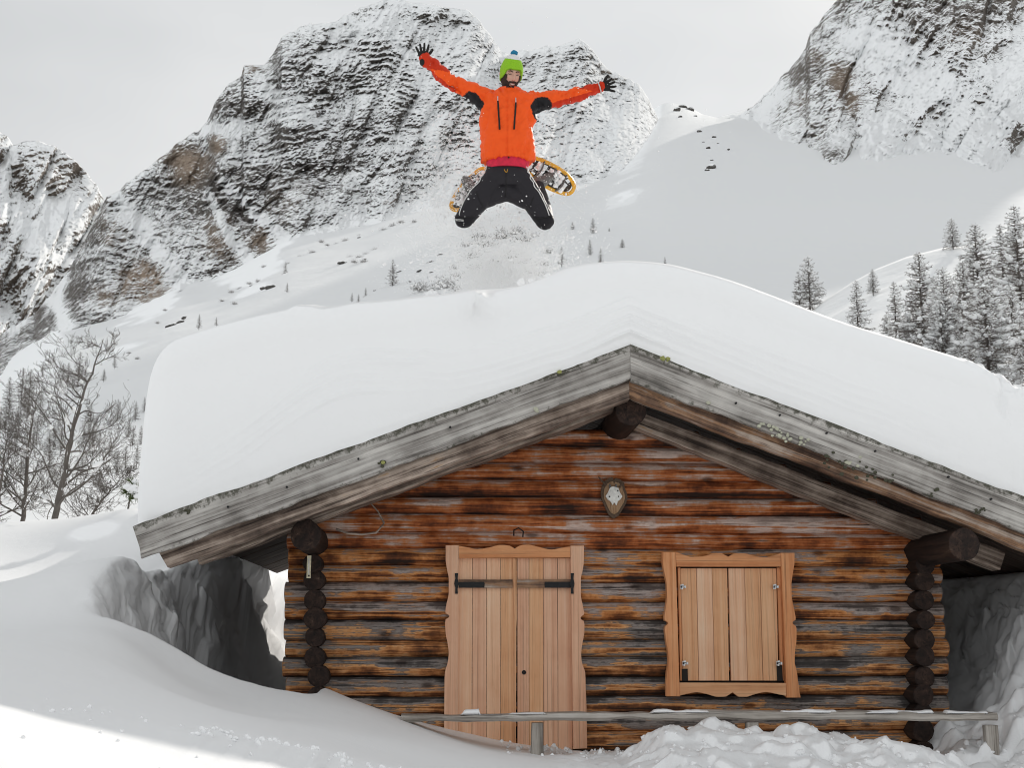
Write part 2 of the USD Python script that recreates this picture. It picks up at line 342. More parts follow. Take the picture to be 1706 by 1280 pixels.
# ---------------------------------------------------------------- the valley's snow slopes
def slope_at(px, py):
    """The slope's point seen at a pixel."""
    col = slope_py(np.array([float(px)]))[:, 0]
    r = np.interp(-py, -col, R_STEPS)
    return at_r(px, py, r)
SP = np.concatenate([np.linspace(-420, -30, 40), np.arange(-20, 1780, 4.0), np.linspace(1800, 2350, 40)])
RT = np.concatenate([np.geomspace(17, 300, 60), np.linspace(308, 1750, 190)])
cols = slope_py(SP); cols[:8] = gaussian_filter1d(cols[:8], 6, axis=1)
from scipy.interpolate import PchipInterpolator
py_g = PchipInterpolator(np.log(R_STEPS), cols, axis=0)(np.log(RT))
PS = at_r(np.broadcast_to(SP, py_g.shape), py_g, np.broadcast_to(RT[:, None], py_g.shape))
PS[..., 2] += (fbm2(PS[..., 0] / 90, PS[..., 1] / 90, 4, 3) * 5 * smooth(150, 500, RT)[:, None] + fbm2(PS[..., 0] / 18, PS[..., 1] / 18, 3, 9) * 1.1 * smooth(60, 300, RT)[:, None]) * smooth(1750, 1500, RT)[:, None] * (1 - .85 * smooth(960, 1120, SP))[None, :]
o = obj('snowfield', (PS.reshape(-1, 3), grid_faces(*py_g.shape)), FAR_SNOW, None, True)
tag(o, 'wide smooth snow slope rising behind the cabin to the rock faces', 'snowfield', kind='structure')
def snowfield_z(p):
    """Puts a point on the snowfield mesh's height (nearest node)."""
    from scipy.spatial import cKDTree
    global _tree
    try: _tree
    except NameError: _tree = cKDTree(PS.reshape(-1, 3)[:, :2])
    d, i = _tree.query(np.asarray(p)[..., :2], 3)
    z = PS.reshape(-1, 3)[i, 2]
    return (z / (d + .05)).sum(-1) / (1 / (d + .05)).sum(-1)

# nearer wooded hill on the right
hill_sky = curve([(1300, 560), (1340, 530), (1370, 503), (1420, 470), (1460, 448), (1510, 428), (1570, 413), (1620, 408), (1706, 370), (1850, 320), (2300, 250)])
HP, HT = np.arange(1300, 2300, 5.0), np.linspace(0, 1, 90)
HPX = HP[None] + 0 * HT[:, None]
def hill_point(px, t):
    sk = hill_sky(px); b = 760 + 0 * px
    return at_r(px, b + (sk - b) * t, 70 + 130 * t ** 1.3)
PH = hill_point(HPX, HT[:, None] + 0 * HPX)
PH[..., 2] += fbm2(PH[..., 0] / 15, PH[..., 1] / 15, 4, 15) * 2.2 * smooth(0, .15, HT)[:, None] * smooth(1, .85, HT)[:, None]
ridge = PH[-1]
ou = unit(np.stack([ridge[:, 0] - CAM[0], ridge[:, 1] - CAM[1], 0 * ridge[:, 0]], -1))
PH = np.concatenate([PH, np.array([ridge + ou * 10 + [0, 0, -.6], ridge + ou * 40 + [0, 0, -8], ridge + ou * 110 + [0, 0, -60]])], 0)
o = obj('snow_hill', (PH.reshape(-1, 3), grid_faces(*PH.shape[:2])), FAR_SNOW, None, True)
tag(o, 'nearer snow covered hill at the right carrying the larch trees', 'hill', kind='structure')
def hill_at(px, py):
    sk = float(hill_sky(px))
    return hill_point(np.float64(px), np.clip((760 - py) / (760 - sk), 0, 1.0))

# ---------------------------------------------------------------- near ground: drifts, wind scoops, shovelled pile
ctrl = [(0,1280,3.6),(0,1172,5.2),(0,1112,7),(0,1035,9.5),(0,968,11.5),(0,912,13),(0,872,14.5),
        (100,1280,3.8),(100,1185,5.2),(100,1108,7.5),(100,1040,9.3),(100,965,11.3),(100,910,12.8),(100,868,14),
        (200,1280,4.2),(200,1195,5.5),(200,1115,8),(190,1060,9),(205,985,9.9),(228,930,10.6),(225,855,13.2),
        (300,1280,4.6),(300,1212,5.3),(300,1158,8.2),(300,1122,9.2),
        (400,1280,4.8),(400,1237,5.3),(400,1190,8.5),(400,1152,9.3),(500,1260,5.3),(500,1243,6.6),(500,1205,8.4),(500,1163,9.35),
        (600,1285,5.3),(600,1230,8.0),(600,1181,9.4),(650,1196,9.5),(700,1280,7.5),(690,1216,9.2),(760,1238,9.4),(820,1250,9.7),
        (900,1283,8.2),(950,1252,9.9),(1100,1275,9),(1300,1280,9),(1500,1282,9),(1650,1282,9.2),(1100,1252,10.4),(1400,1252,10.4),
        (1706,1240,9.6),(1640,1180,10.9),(1600,1195,10.7),(1670,1080,11.2),(1706,965,11.2),(1706,1100,10.4)]
cp = [at(px, py, CAM[1] + D) for px, py, D in ctrl]
cp += [np.array(p, float) for p in ((-6.5, 6.5, 1.7), (-4.6, 6.8, 1.7), (-3, 7.5, 1.5), (0, 7.5, 1.6), (3, 7, 1.7), (5, 0, 1.95), (5, 4, 2.1), (7, 1, 2.3), (4.2, -3, .55), (6, -4, .75), (3, -5, 0.1), (7.5, -7, .4),
                                    (-1.4, -10.5, -.5), (2, -9, -.35), (-4, -10, .1), (-7, -9, .5), (-8, -2, 1.3), (-8, 3, 2.2), (-8.5, 8, 1.7), (0, -6, -.05), (1.2, -3.5, -.02), (-9, -6, .7), (9, 6, 2.4), (8, -10, 0.3),
                                    (-1.2, 0, .18), (0, 0, .02), (1.5, 0, .02), (2.4, 0, .05), (-2.5, 1, .45), (2.6, 2, .4), (0, 3, .3))]
cp = np.array(cp)
rbf = RBFInterpolator(cp[:, :2], cp[:, 2], kernel='thin_plate_spline', smoothing=0.004)
def spaced(a, b, fine0, fine1, coarse, fine, limit=13):
    x = [a]
    while x[-1] < b:
        d = max(fine0 - x[-1], x[-1] - fine1, 0)
        out = max(abs(x[-1]) - limit, 0)
        x.append(x[-1] + min(coarse + out * .4, fine + 0.06 * d + out * .4))
    return np.array(x)
GX = spaced(-70, 70, -4.2, 3.7, 0.35, 0.023)
GY = spaced(-110, 13, -2.4, 0.4, 0.35, 0.024)
GX = np.unique(np.concatenate([GX, np.arange(-4.05, -2.95, .008), np.arange(2.85, 3.75, .010)]))
GX = GX[np.r_[True, np.diff(GX) > .003]]
X, Y = np.meshgrid(GX, GY)
cgx, cgy = np.meshgrid(np.linspace(-13, 13.4, 130), np.linspace(-12.5, 13.4, 130))
from scipy.interpolate import RectBivariateSpline
cz = rbf(np.stack([cgx.ravel(), cgy.ravel()], -1)).reshape(cgx.shape)
Z = RectBivariateSpline(cgy[:, 0], cgx[0], cz)(np.clip(GY, -12.5, 13), np.clip(GX, -13, 13))
far = np.maximum(np.maximum(np.abs(X) - 8.5, np.maximum(Y - 7.0, -Y - 11)), 0)
Z = np.where(far > 0, Z * np.exp(-far * .5) + (1 - np.exp(-far * .5)) * np.minimum(0.3, Z), Z)
Z = np.where(Y > 7.0, Z - smooth(7.0, 12.5, Y) * 2.4, Z)
Z = Z - .02 * np.clip(-Y - 13, 0, 200) + .06 * np.clip(np.abs(X) - 13, 0, 60) * smooth(-30, 0, Y) - 2 * smooth(13, 30, np.abs(X)) * smooth(6, 13, Y)
lump = lambda s, seed, o=4: fbm2(X * s, Y * s, o, seed)
Z += 0.05 * lump(0.55, 1, 3) + 0.012 * lump(3.0, 2)
# wind scoop along the left wall, open towards the back
edge_l = -3.42 + 0.12 * lump(1.1, 4) * 2 + 0.10 * lump(4, 5) * 2
into = smooth(-1.02, -0.62, Y + 0.14 * lump(2.5, 6)) * smooth(6.5, 5.0, Y)
bank_l = np.where(X < -2.6, 1.38 + 0.10 * np.clip(Y, -1, 5) + 0.06 * lump(2, 8) * 2, 0.0)
wall_l = smooth(edge_l + 0.12, edge_l - 0.38 - 0.16 * smooth(0.7, -0.9, Y), X + 0.30 * smooth(0.3, 3.6, Y) * -1)
chunks = np.abs(fbm2(X * 5 + 3 * Z, Y * 3.2 + 9, 3, 61)) * 2 + 0.5 * np.abs(fbm2(X * 14, Y * 11, 3, 62))
trench = 0.16 + 0.55 * smooth(1.2, 4.6, Y) + 0.9 * smooth(4.4, 6.5, Y)
lo = trench + (np.maximum(bank_l, Z) - trench) * wall_l
zone = smooth(-4.0, -3.66, X) * smooth(-2.2, -2.45, X)
Zs = np.where(X < -2.2, lo + 0.26 * (chunks - 0.25) * smooth(0.02, 0.3, wall_l) * smooth(1.0, .75, wall_l) * zone + 0.06 * chunks * zone, Z)
k = into * zone
Z = Z * (1 - k) + Zs * k
# scoop along the right wall
edge_r = 3.35 + 0.1 * lump(1.3, 14) * 2
into_r = smooth(-0.35, 0.15, Y + 0.2 * lump(2.2, 16)) * smooth(6.5, 5.0, Y)
wall_r = smooth(edge_r - 0.45, edge_r + 0.25, X)
lo = 0.25 + (np.maximum(Z, 1.45) - 0.25) * wall_r + 0.20 * (chunks - 0.25) * smooth(0.05, .4, wall_r) * smooth(1, .8, wall_r)
k = into_r * smooth(2.35, 2.6, X) * smooth(4.3, 3.8, X)
Z = Z * (1 - k) + lo * k
# shovelled pile of broken snow in front of the bench, right of the door
ptop = np.interp(X, [-0.15, 0.02, 0.14, 0.6, 1.35, 1.6, 1.95, 2.22, 2.3], [0, .06, .17, .205, .215, .18, .12, .07, 0.0])
prof = smooth(-2.5, -1.25, Y) * smooth(-0.40, -0.85, Y)
from scipy.spatial import cKDTree
def block_field(scale, seed):
    """Broken blocks: each cell has its own height and tilt, with rounded joints between."""
    g = np.random.default_rng(seed)
    n = int(4.2 * 3.2 / scale ** 2)
    s = np.stack([g.uniform(-1.2, 3.8, n), g.uniform(-2.8, .4, n)], -1)
    m = (X > -.8) & (X < 3.7) & (Y > -2.7) & (Y < .3)
    q = np.stack([X[m] + .05 * fbm2(X[m] * 6, Y[m] * 6, 3, seed + 1) * 2, Y[m] + .05 * fbm2(X[m] * 6 + 9, Y[m] * 6, 3, seed + 2) * 2], -1)
    d, i = cKDTree(s).query(q, 3)
    hh, tx, ty = g.uniform(-1, 1, n), g.normal(0, 1, n), g.normal(0, 1, n)
    val = lambda j: hh[j] + (q[:, 0] - s[j, 0]) / scale * tx[j] * .8 + (q[:, 1] - s[j, 1]) / scale * ty[j] * .8
    w = np.exp(-d / (scale * .10)); w /= w.sum(1, keepdims=True)
    out = np.zeros(X.shape); out[m] = sum(w[:, k] * val(i[:, k]) for k in range(3))
    return out
big_b, small_b = block_field(.30, 71), block_field(.11, 73)
Z += ptop * prof + smooth(0, 0.14, ptop) * prof * (0.045 * big_b + 0.018 * small_b + 0.016 * lump(14, 75))
# trodden, crumbly snow in front of the door and to the right
tr = smooth(-0.75, -0.45, X) * smooth(-3.2, -2.3, Y) * smooth(-0.15, -0.4, Y)
Z += tr * (0.045 * np.abs(lump(4.5, 81)) * 2 + 0.010 * big_b + 0.014 * small_b - 0.02)
tr2 = smooth(2.2, 2.6, X) * smooth(-1.9, -1.3, Y) * smooth(0.4, -0.2, Y)
Z += tr2 * (0.12 * np.abs(lump(2.6, 83)) * 2 + 0.05 * big_b + 0.025 * small_b)
# crumbs and broken crust along the edge of the near drift
cr = np.exp(-((Y + 5.1) / 0.4) ** 2) * smooth(-2.5, -2.2, X) * smooth(0.3, -0.6, X)
Z += cr * 0.03 * smooth(0.06, 0.3, np.abs(lump(7.5, 91)) * 1.6)
GZ = RectBivariateSpline(GY, GX, Z, kx=1, ky=1)
# the scoops' walls are broken snow: push their faces in and out
wz = (smooth(.02, .15, wall_l) * smooth(1.0, .9, wall_l) * into * zone + 0.8 * smooth(.02, .15, wall_r) * smooth(1.0, .9, wall_r) * into_r * (X > 2.5))
def rough3(s, seed): return np.abs(fbm3(X * s * .4, Y * s, Z * s, seed)) * 2
def fbm3(a, b, c, seed): return meshkit.fbm(np.stack([a, b, c], -1), 3, seed) - .5
push = (.55 + .45 * smooth(-.6, .6, Y)) * .10 * (rough3(2.4, 101) - .25) + .055 * (rough3(6.0, 102) - .25) + .02 * (rough3(15.0, 103) - .25)
XD = X + np.where(X < 0, 1, -1) * wz * push
YD = Y + wz * .06 * fbm3(X * 4, Y * 4, Z * 4, 104)
ground_z = lambda x, y: float(GZ(y, x)[0, 0])
o = obj('snow_ground', (np.stack([XD, YD, Z], -1).reshape(-1, 3), grid_faces(*X.shape)), SNOW, None, True)
tag(o, 'drifted snow around the cabin with scoops at the walls and a broken pile', 'snow', kind='structure')

# ---------------------------------------------------------------- wood materials
def wood(name, stops, stretch=0.9, cross=16.0, rough=0.75, weather=None, nz=0.0, crack=0.5, spots=None, mott=0.45, shift=0.0, knots=0.0, sharp=1.0):
    nodes = {'tc': ('texture_coordinate', {}), 'g': ('geometry', {}), 'sep': ('separate_xyz', {}),
             'm1': ('mapping', {'scale': (stretch, cross, cross)}), 'n1': ('noise_texture', {'scale': 1.0, 'detail': 9.0, 'roughness': 0.68, 'distortion': 0.6}),
             'm2': ('mapping', {'scale': (stretch * 2.0, cross * 3.2, cross * 3.2)}), 'n2': ('noise_texture', {'scale': 1.0, 'detail': 6.0, 'roughness': 0.7}),
             'n3': ('noise_texture', {'scale': 2.2, 'detail': 5.0, 'roughness': 0.65}),
             'add': ('math', {'math_type': 'multiply_add', 'value2': nz}),
             'add2': ('math', {'math_type': 'multiply_add', 'value2': mott}),
             'sub': ('math', {'math_type': 'subtract', 'value2': mott / 2 + shift}),
             'r1': ('rgb_ramp', {'ramp': [(.5 + (q - .5) * sharp, c) for q, c in stops]}),
             'r2': ('rgb_ramp', {'ramp': [(0.33, (0.07, 0.06, 0.055)), (0.40, (0.5, 0.48, 0.47)), (0.45, (1, 1, 1)), (0.60, (1.0, 1.0, 1.0)), (0.70, (1.45, 1.42, 1.38)), (1.0, (1.6, 1.55, 1.5))]}),
             'mul': ('mix', {'mix_type': 'multiply', 'fac': crack}),
             'b': ('bump', {'strength': 0.8, 'distance': 0.008}),
             'p': ('principled_bsdf', {'roughness': rough, 'specular_ior_level': 0.25})}
    links = [('tc.object', 'm1.vector'), ('m1.vector', 'n1.vector'), ('tc.object', 'm2.vector'), ('m2.vector', 'n2.vector'), ('tc.object', 'n3.vector'), ('g.normal', 'sep.vector'),
             ('sep.z', 'add.value1'), ('n1.fac', 'add.value3'), ('n3.fac', 'add2.value1'), ('add.value', 'add2.value3'), ('add2.value', 'sub.value1'),
             ('sub.value', 'r1.fac'), ('n2.fac', 'r2.fac'), ('r1.color', 'mul.color1'), ('r2.color', 'mul.color2'), ('n2.fac', 'b.height'), ('b.normal', 'p.normal')]
    last = 'mul.color'
    if knots:
        nodes.update({'km': ('mapping', {'scale': (2.6, 5.5, 5.5)}), 'kv': ('voronoi_texture', {'scale': 1.0, 'randomness': 1.0}),
                      'kr': ('rgb_ramp', {'ramp': [(0.0, (0.10, 0.07, 0.06)), (0.09, (0.16, 0.11, 0.09)), (0.15, (0.75, 0.7, 0.68)), (0.2, (1, 1, 1)), (1.0, (1, 1, 1))]}), 'kx': ('mix', {'mix_type': 'multiply', 'fac': knots})})
        links += [('tc.object', 'km.vector'), ('km.vector', 'kv.vector'), ('kv.distance', 'kr.fac'), (last, 'kx.color1'), ('kr.color', 'kx.color2')]
        last = 'kx.color'
    if spots:
        nodes.update({'e': ('attribute', {'attribute': 'edge'}), 'n4': ('noise_texture', {'scale': 22.0, 'detail': 5.0, 'roughness': 0.7}),
                      'ep': ('rgb_ramp', {'ramp': [(0.0, (.62,) * 3), (0.10, (.35,) * 3), (0.3, (0.0,) * 3), (0.55, (.08,) * 3), (0.75, (.40,) * 3), (1.0, (.9,) * 3)]}), 'ea': ('math', {'math_type': 'multiply_add', 'value2': 0.5}), 'er': ('map_range', {'range_type': 'smoothstep', 'from_min': 0.76, 'from_max': 0.98, 'clamp': True}),
                      'er2': ('math', {'math_type': 'multiply', 'value2': 0.85}), 'sp': ('mix', {'color2': spots})})
        links += [('e.fac', 'ep.fac'), ('ep.color', 'ea.value1'), ('tc.object', 'n4.vector'), ('n4.fac', 'ea.value3'), ('ea.value', 'er.value'), ('er.result', 'er2.value1'), ('er2.value', 'sp.fac'), (last, 'sp.color1')]
        last = 'sp.color'
    links.append((last, 'p.base_color'))
    return mat(name, nodes, links)

LOG_RED = wood('log_reddish', [(0.22, (0.028, 0.013, 0.009)), (0.36, (0.17, 0.046, 0.015)), (0.45, (0.40, 0.11, 0.031)), (0.53, (0.53, 0.20, 0.075)), (0.58, (0.40, 0.235, 0.17)), (0.66, (0.68, 0.53, 0.46)), (0.8, (0.38, 0.29, 0.25))], 0.8, 26, nz=0.05, crack=1.0, mott=0.85, shift=0.0, knots=0.8, sharp=.8)
LOG_RED_B = wood('log_reddish_b', [(0.22, (0.028, 0.013, 0.009)), (0.36, (0.17, 0.046, 0.015)), (0.45, (0.40, 0.11, 0.031)), (0.53, (0.53, 0.20, 0.075)), (0.58, (0.40, 0.235, 0.17)), (0.66, (0.68, 0.53, 0.46)), (0.8, (0.38, 0.29, 0.25))], 0.8, 26, nz=0.13, crack=1.0, mott=0.85, shift=0.03, knots=0.8, sharp=.8)
LOG_RED_C = wood('log_reddish_c', [(0.22, (0.028, 0.013, 0.009)), (0.36, (0.17, 0.046, 0.015)), (0.45, (0.40, 0.11, 0.031)), (0.53, (0.53, 0.20, 0.075)), (0.58, (0.40, 0.235, 0.17)), (0.66, (0.68, 0.53, 0.46)), (0.8, (0.38, 0.29, 0.25))], 0.8, 26, nz=0.02, crack=1.0, mott=0.85, shift=-0.05, knots=0.8, sharp=.8)
LOG_REDS = (LOG_RED, LOG_RED_B, LOG_RED_C)
LOG_MID = wood('log_half_weathered', [(0.20, (0.028, 0.015, 0.011)), (0.34, (0.17, 0.055, 0.019)), (0.43, (0.50, 0.185, 0.055)), (0.50, (0.68, 0.32, 0.125)), (0.54, (0.25, 0.17, 0.135)), (0.63, (0.46, 0.385, 0.35)), (0.76, (0.11, 0.088, 0.08))], 0.8, 26, nz=0.06, crack=1.0, mott=0.85, shift=0.02, knots=0.8, sharp=.8)
LOG_MID_B = wood('log_half_weathered_b', [(0.20, (0.028, 0.015, 0.011)), (0.34, (0.17, 0.055, 0.019)), (0.43, (0.50, 0.185, 0.055)), (0.50, (0.68, 0.32, 0.125)), (0.54, (0.25, 0.17, 0.135)), (0.63, (0.46, 0.385, 0.35)), (0.76, (0.11, 0.088, 0.08))], 0.8, 26, nz=0.16, crack=1.0, mott=0.85, shift=-0.02, knots=0.8, sharp=.8)
LOG_MID_C = wood('log_half_weathered_c', [(0.20, (0.028, 0.015, 0.011)), (0.34, (0.17, 0.055, 0.019)), (0.43, (0.50, 0.185, 0.055)), (0.50, (0.68, 0.32, 0.125)), (0.54, (0.25, 0.17, 0.135)), (0.63, (0.46, 0.385, 0.35)), (0.76, (0.11, 0.088, 0.08))], 0.8, 26, nz=0.0, crack=1.0, mott=0.85, shift=0.04, knots=0.8, sharp=.8)
LOG_MIDS = (LOG_MID, LOG_MID_B, LOG_MID_C)
LOG_GREY = wood('log_grey', [(0.18, (0.03, 0.016, 0.011)), (0.31, (0.20, 0.075, 0.028)), (0.40, (0.52, 0.22, 0.078)), (0.47, (0.70, 0.37, 0.165)), (0.51, (0.15, 0.115, 0.097)), (0.60, (0.30, 0.265, 0.245)), (0.68, (0.085, 0.075, 0.07)), (0.8, (0.045, 0.04, 0.038))], 0.75, 24, nz=0.06, crack=1.0, mott=0.85, shift=-0.03, knots=0.8, sharp=.8)
LOG_GREY_B = wood('log_grey_b', [(0.18, (0.03, 0.016, 0.011)), (0.31, (0.20, 0.075, 0.028)), (0.40, (0.52, 0.22, 0.078)), (0.47, (0.70, 0.37, 0.165)), (0.51, (0.15, 0.115, 0.097)), (0.60, (0.30, 0.265, 0.245)), (0.68, (0.085, 0.075, 0.07)), (0.8, (0.045, 0.04, 0.038))], 0.75, 24, nz=0.2, crack=1.0, mott=0.85, shift=0.0, knots=0.8, sharp=.8)
LOG_GREY_C = wood('log_grey_c', [(0.18, (0.03, 0.016, 0.011)), (0.31, (0.20, 0.075, 0.028)), (0.40, (0.52, 0.22, 0.078)), (0.47, (0.70, 0.37, 0.165)), (0.51, (0.15, 0.115, 0.097)), (0.60, (0.30, 0.265, 0.245)), (0.68, (0.085, 0.075, 0.07)), (0.8, (0.045, 0.04, 0.038))], 0.75, 24, nz=0.03, crack=1.0, mott=0.85, shift=0.04, knots=0.8, sharp=.8)
LOG_GREYS = (LOG_GREY, LOG_GREY_B, LOG_GREY_C)
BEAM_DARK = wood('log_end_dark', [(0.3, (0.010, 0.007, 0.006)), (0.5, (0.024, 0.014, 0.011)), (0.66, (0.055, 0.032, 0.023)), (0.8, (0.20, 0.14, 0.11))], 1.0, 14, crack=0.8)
RAFTER = wood('rafter_wood', [(0.28, (0.055, 0.04, 0.033)), (0.42, (0.17, 0.125, 0.10)), (0.54, (0.31, 0.245, 0.20)), (0.68, (0.54, 0.44, 0.37)), (0.8, (0.46, 0.28, 0.14))], 0.6, 20, crack=0.95, mott=.7, sharp=.8)
RAFTER_WARM = wood('rafter_wood_warm', [(0.28, (0.06, 0.036, 0.027)), (0.42, (0.19, 0.115, 0.078)), (0.50, (0.36, 0.205, 0.115)), (0.56, (0.32, 0.24, 0.195)), (0.68, (0.55, 0.45, 0.37)), (0.8, (0.40, 0.33, 0.28))], 0.6, 20, crack=0.95, mott=.7, sharp=.8)
FASCIA = wood('fascia_grey', [(0.28, (0.12, 0.11, 0.10)), (0.42, (0.28, 0.26, 0.24)), (0.56, (0.42, 0.40, 0.375)), (0.72, (0.58, 0.555, 0.52))], 0.5, 20, crack=0.85, spots=(0.05, 0.05, 0.032), mott=.6, sharp=.8)
ROOF_BOARD = wood('roof_board_dark', [(0.3, (0.03, 0.02, 0.016)), (0.55, (0.09, 0.062, 0.047)), (0.75, (0.18, 0.13, 0.10))], 1.0, 12, crack=0.7)
BENCH = wood('bench_grey', [(0.3, (0.20, 0.175, 0.15)), (0.5, (0.42, 0.385, 0.345)), (0.7, (0.60, 0.565, 0.52))], 0.6, 22, crack=0.75)
LARCH = wood('larch_board', [(0.28, (0.58, 0.268, 0.123)), (0.45, (0.74, 0.395, 0.207)), (0.6, (0.80, 0.470, 0.264)), (0.78, (0.86, 0.564, 0.361))], 0.35, 20, rough=0.55, crack=0.35)
LARCH_PALE = wood('larch_board_pale', [(0.28, (0.66, 0.348, 0.194)), (0.45, (0.80, 0.470, 0.290)), (0.6, (0.85, 0.550, 0.361)), (0.78, (0.88, 0.639, 0.458))], 0.3, 22, rough=0.55, crack=0.3)
LARCH_PINK = wood('larch_board_pink', [(0.28, (0.58, 0.301, 0.180)), (0.45, (0.73, 0.409, 0.260)), (0.6, (0.80, 0.489, 0.321)), (0.78, (0.84, 0.564, 0.405))], 0.3, 22, rough=0.55, crack=0.4)
LARCH_RED = wood('larch_frame', [(0.28, (0.52, 0.188, 0.070)), (0.45, (0.70, 0.301, 0.128)), (0.6, (0.78, 0.376, 0.176)), (0.78, (0.82, 0.479, 0.264))], 0.35, 20, rough=0.5, crack=0.5)
ENDGRAIN = mat('end_grain', {'tc': ('texture_coordinate', {}), 'w': ('wave_texture', {'wave_type': 'rings', 'rings_direction': 'x', 'scale': 22.0, 'distortion': 2.0, 'detail': 2.0}),
                             'r': ('rgb_ramp', {'ramp': [(0.0, (0.014, 0.010, 0.009)), (1.0, (0.045, 0.032, 0.028))]}), 'p': ('principled_bsdf', {'roughness': 0.8})},
               [('tc.object', 'w.vector'), ('w.color', 'r.fac'), ('r.color', 'p.base_color')]) if False else BEAM_DARK
IRON = plain('black_iron', (0.018, 0.018, 0.019), 0.5, metallic=0.6, scale=60.0)
ZINC = plain('zinc_hinge', (0.62, 0.63, 0.64), 0.35, metallic=0.8, scale=60.0)
GAP = plain('dark_slot', (0.014, 0.010, 0.008), 0.9)
LICHEN = plain('lichen_yellow', (0.30, 0.31, 0.10), 0.9, scale=60.0)
LICHEN_PALE = plain('lichen_pale', (0.46, 0.46, 0.36), 0.9, scale=60.0)
MOSS = plain('moss_dark', (0.06, 0.06, 0.038), 0.95, scale=60.0)

# ---------------------------------------------------------------- shapes for wood
rng = np.random.default_rng(7)
def log_mesh(L, r, seed, nseg=None, k=18, taper=0.0, squash=1.0, ends=True, wob=0.012):
    n = nseg or max(8, int(L / 0.07))
    x = np.linspace(0, L, n); th = np.linspace(0, 2 * np.pi, k, endpoint=False)
    xx, tt = np.meshgrid(x, th, indexing='ij')
    rad = r * (1 + taper * (xx / L - .5) + 0.10 * meshkit.noise(np.stack([xx * 1.3, np.cos(tt) * 1.2 + seed, np.sin(tt) * 1.2], -1), seed) - .05
               + 0.07 * (meshkit.noise(np.stack([xx * 2.5, np.cos(tt) * 4 + seed, np.sin(tt) * 4], -1), seed + 1) - .5))
    cy = wob * (meshkit.noise(np.stack([x * .7, 0 * x + seed, 0 * x], -1), seed + 2) - .5) * 2
    cz = wob * (meshkit.noise(np.stack([x * .7, 0 * x + seed, 0 * x], -1), seed + 3) - .5) * 2
    rings = np.stack([xx, rad * np.cos(tt) + cy[:, None], rad * np.sin(tt) * squash + cz[:, None]], -1)
    if ends:
        e0, e1 = rings[0].copy(), rings[-1].copy()
        c0, c1 = e0.mean(0), e1.mean(0)
        rings = np.concatenate([[c0 + (e0 - c0) * 0.9 - [0.006, 0, 0]], rings, [c1 + (e1 - c1) * 0.9 + [0.006, 0, 0]]])
    return loft(rings)

def board_mesh(L, w, h, seed, nseg=None, bevel=0.006, rough=0.0, k=8, cut0=0.0, cut1=0.0):
    """A sawn board along x: w thick in y, h high in z (from 0 up), edges eased and a little uneven; cut0, cut1 slant its ends."""
    n = nseg or max(2, int(L / 0.12))
    x = np.linspace(0, L, n); b = min(bevel, w * .4, h * .4)
    ys = [-w / 2, w / 2 - b, w / 2, w / 2, w / 2 - b, -w / 2 + b, -w / 2, -w / 2]
    zs = [b, 0, b, h - b, h, h, h - b, b]
    ys = [-w / 2 + b, w / 2 - b, w / 2, w / 2, w / 2 - b, -w / 2 + b, -w / 2, -w / 2]
    zs = [0, 0, b, h - b, h, h, h - b, b]
    rings = np.zeros((n, 8, 3))
    for j in range(8):
        q = meshkit.noise(np.stack([x * 3.1, 0 * x + (zs[j] > h / 2) * 5.3 + seed, 0 * x], -1), seed) - .5
        q2 = meshkit.noise(np.stack([x * 11, 0 * x + (zs[j] > h / 2) * 5.3 + seed, 0 * x], -1), seed + 4) - .5
        y2 = meshkit.noise(np.stack([x * 2, 0 * x + (ys[j] > 0) * 3.3 + seed, 0 * x], -1), seed + 2) - .5
        rings[:, j] = np.stack([x, ys[j] + rough * .4 * y2, zs[j] + rough * (q + .5 * q2)], -1)
    fr = rings[0, :, 2] / h
    rings[0, :, 0] += cut0 * fr; rings[-1, :, 0] += cut1 * (rings[-1, :, 2] / h)
    return loft(rings)

def flat_piece(poly, y0, y1, name, mat_, parent, grain='z', smooth_=False):
    """A board with the outline poly (x, z) standing in the wall plane, from depth y0 (front) back to y1; grain says which way its grain runs."""
    from shapely.geometry import Polygon
    p = np.asarray(poly, float)
    m = trimesh.creation.extrude_polygon(Polygon(p).buffer(0), y1 - y0, engine='earcut')
    v = np.array(m.vertices)          # (x, z, depth)
    if grain == 'z':
        loc = np.stack([v[:, 1], v[:, 0], v[:, 2] + y0], -1); M = np.array([[0, 1, 0, 0], [0, 0, 1, 0], [1, 0, 0, 0], [0, 0, 0, 1.0]])
    else:
        loc = np.stack([v[:, 0], v[:, 2] + y0, v[:, 1]], -1); M = np.eye(4)
    f = np.asarray(m.faces)
    if np.linalg.det(M[:3, :3]) * (1 if grain == 'z' else 1) > 0 and grain == 'z': pass
    tm = trimesh.Trimesh(loc, f, process=False)
    if tm.volume < 0: f = f[:, ::-1]
    return piece(name, (loc, f), M, mat_, parent)

# ---------------------------------------------------------------- the cabin
cabin = thing('log_cabin', 'old log cabin with pale larch door and shutter under a snow covered roof', 'cabin')
YF = -1.02                                                     # front plane of the roof's edge boards
ridge_pt = at(1050, 575, YF); lpt = at(243, 869, YF); rpt = at(1706, 829, YF)
RX, RZ = ridge_pt[0], ridge_pt[2]
SL, SR = (RZ - lpt[2]) / (RX - lpt[0]), (RZ - rpt[2]) / (rpt[0] - RX)
roof_z = lambda x: RZ - np.where(np.asarray(x) < RX, SL * (RX - np.asarray(x)), SR * (np.asarray(x) - RX))
XL, XR = at(238, 870, YF)[0], 4.35
BACK = 4.6
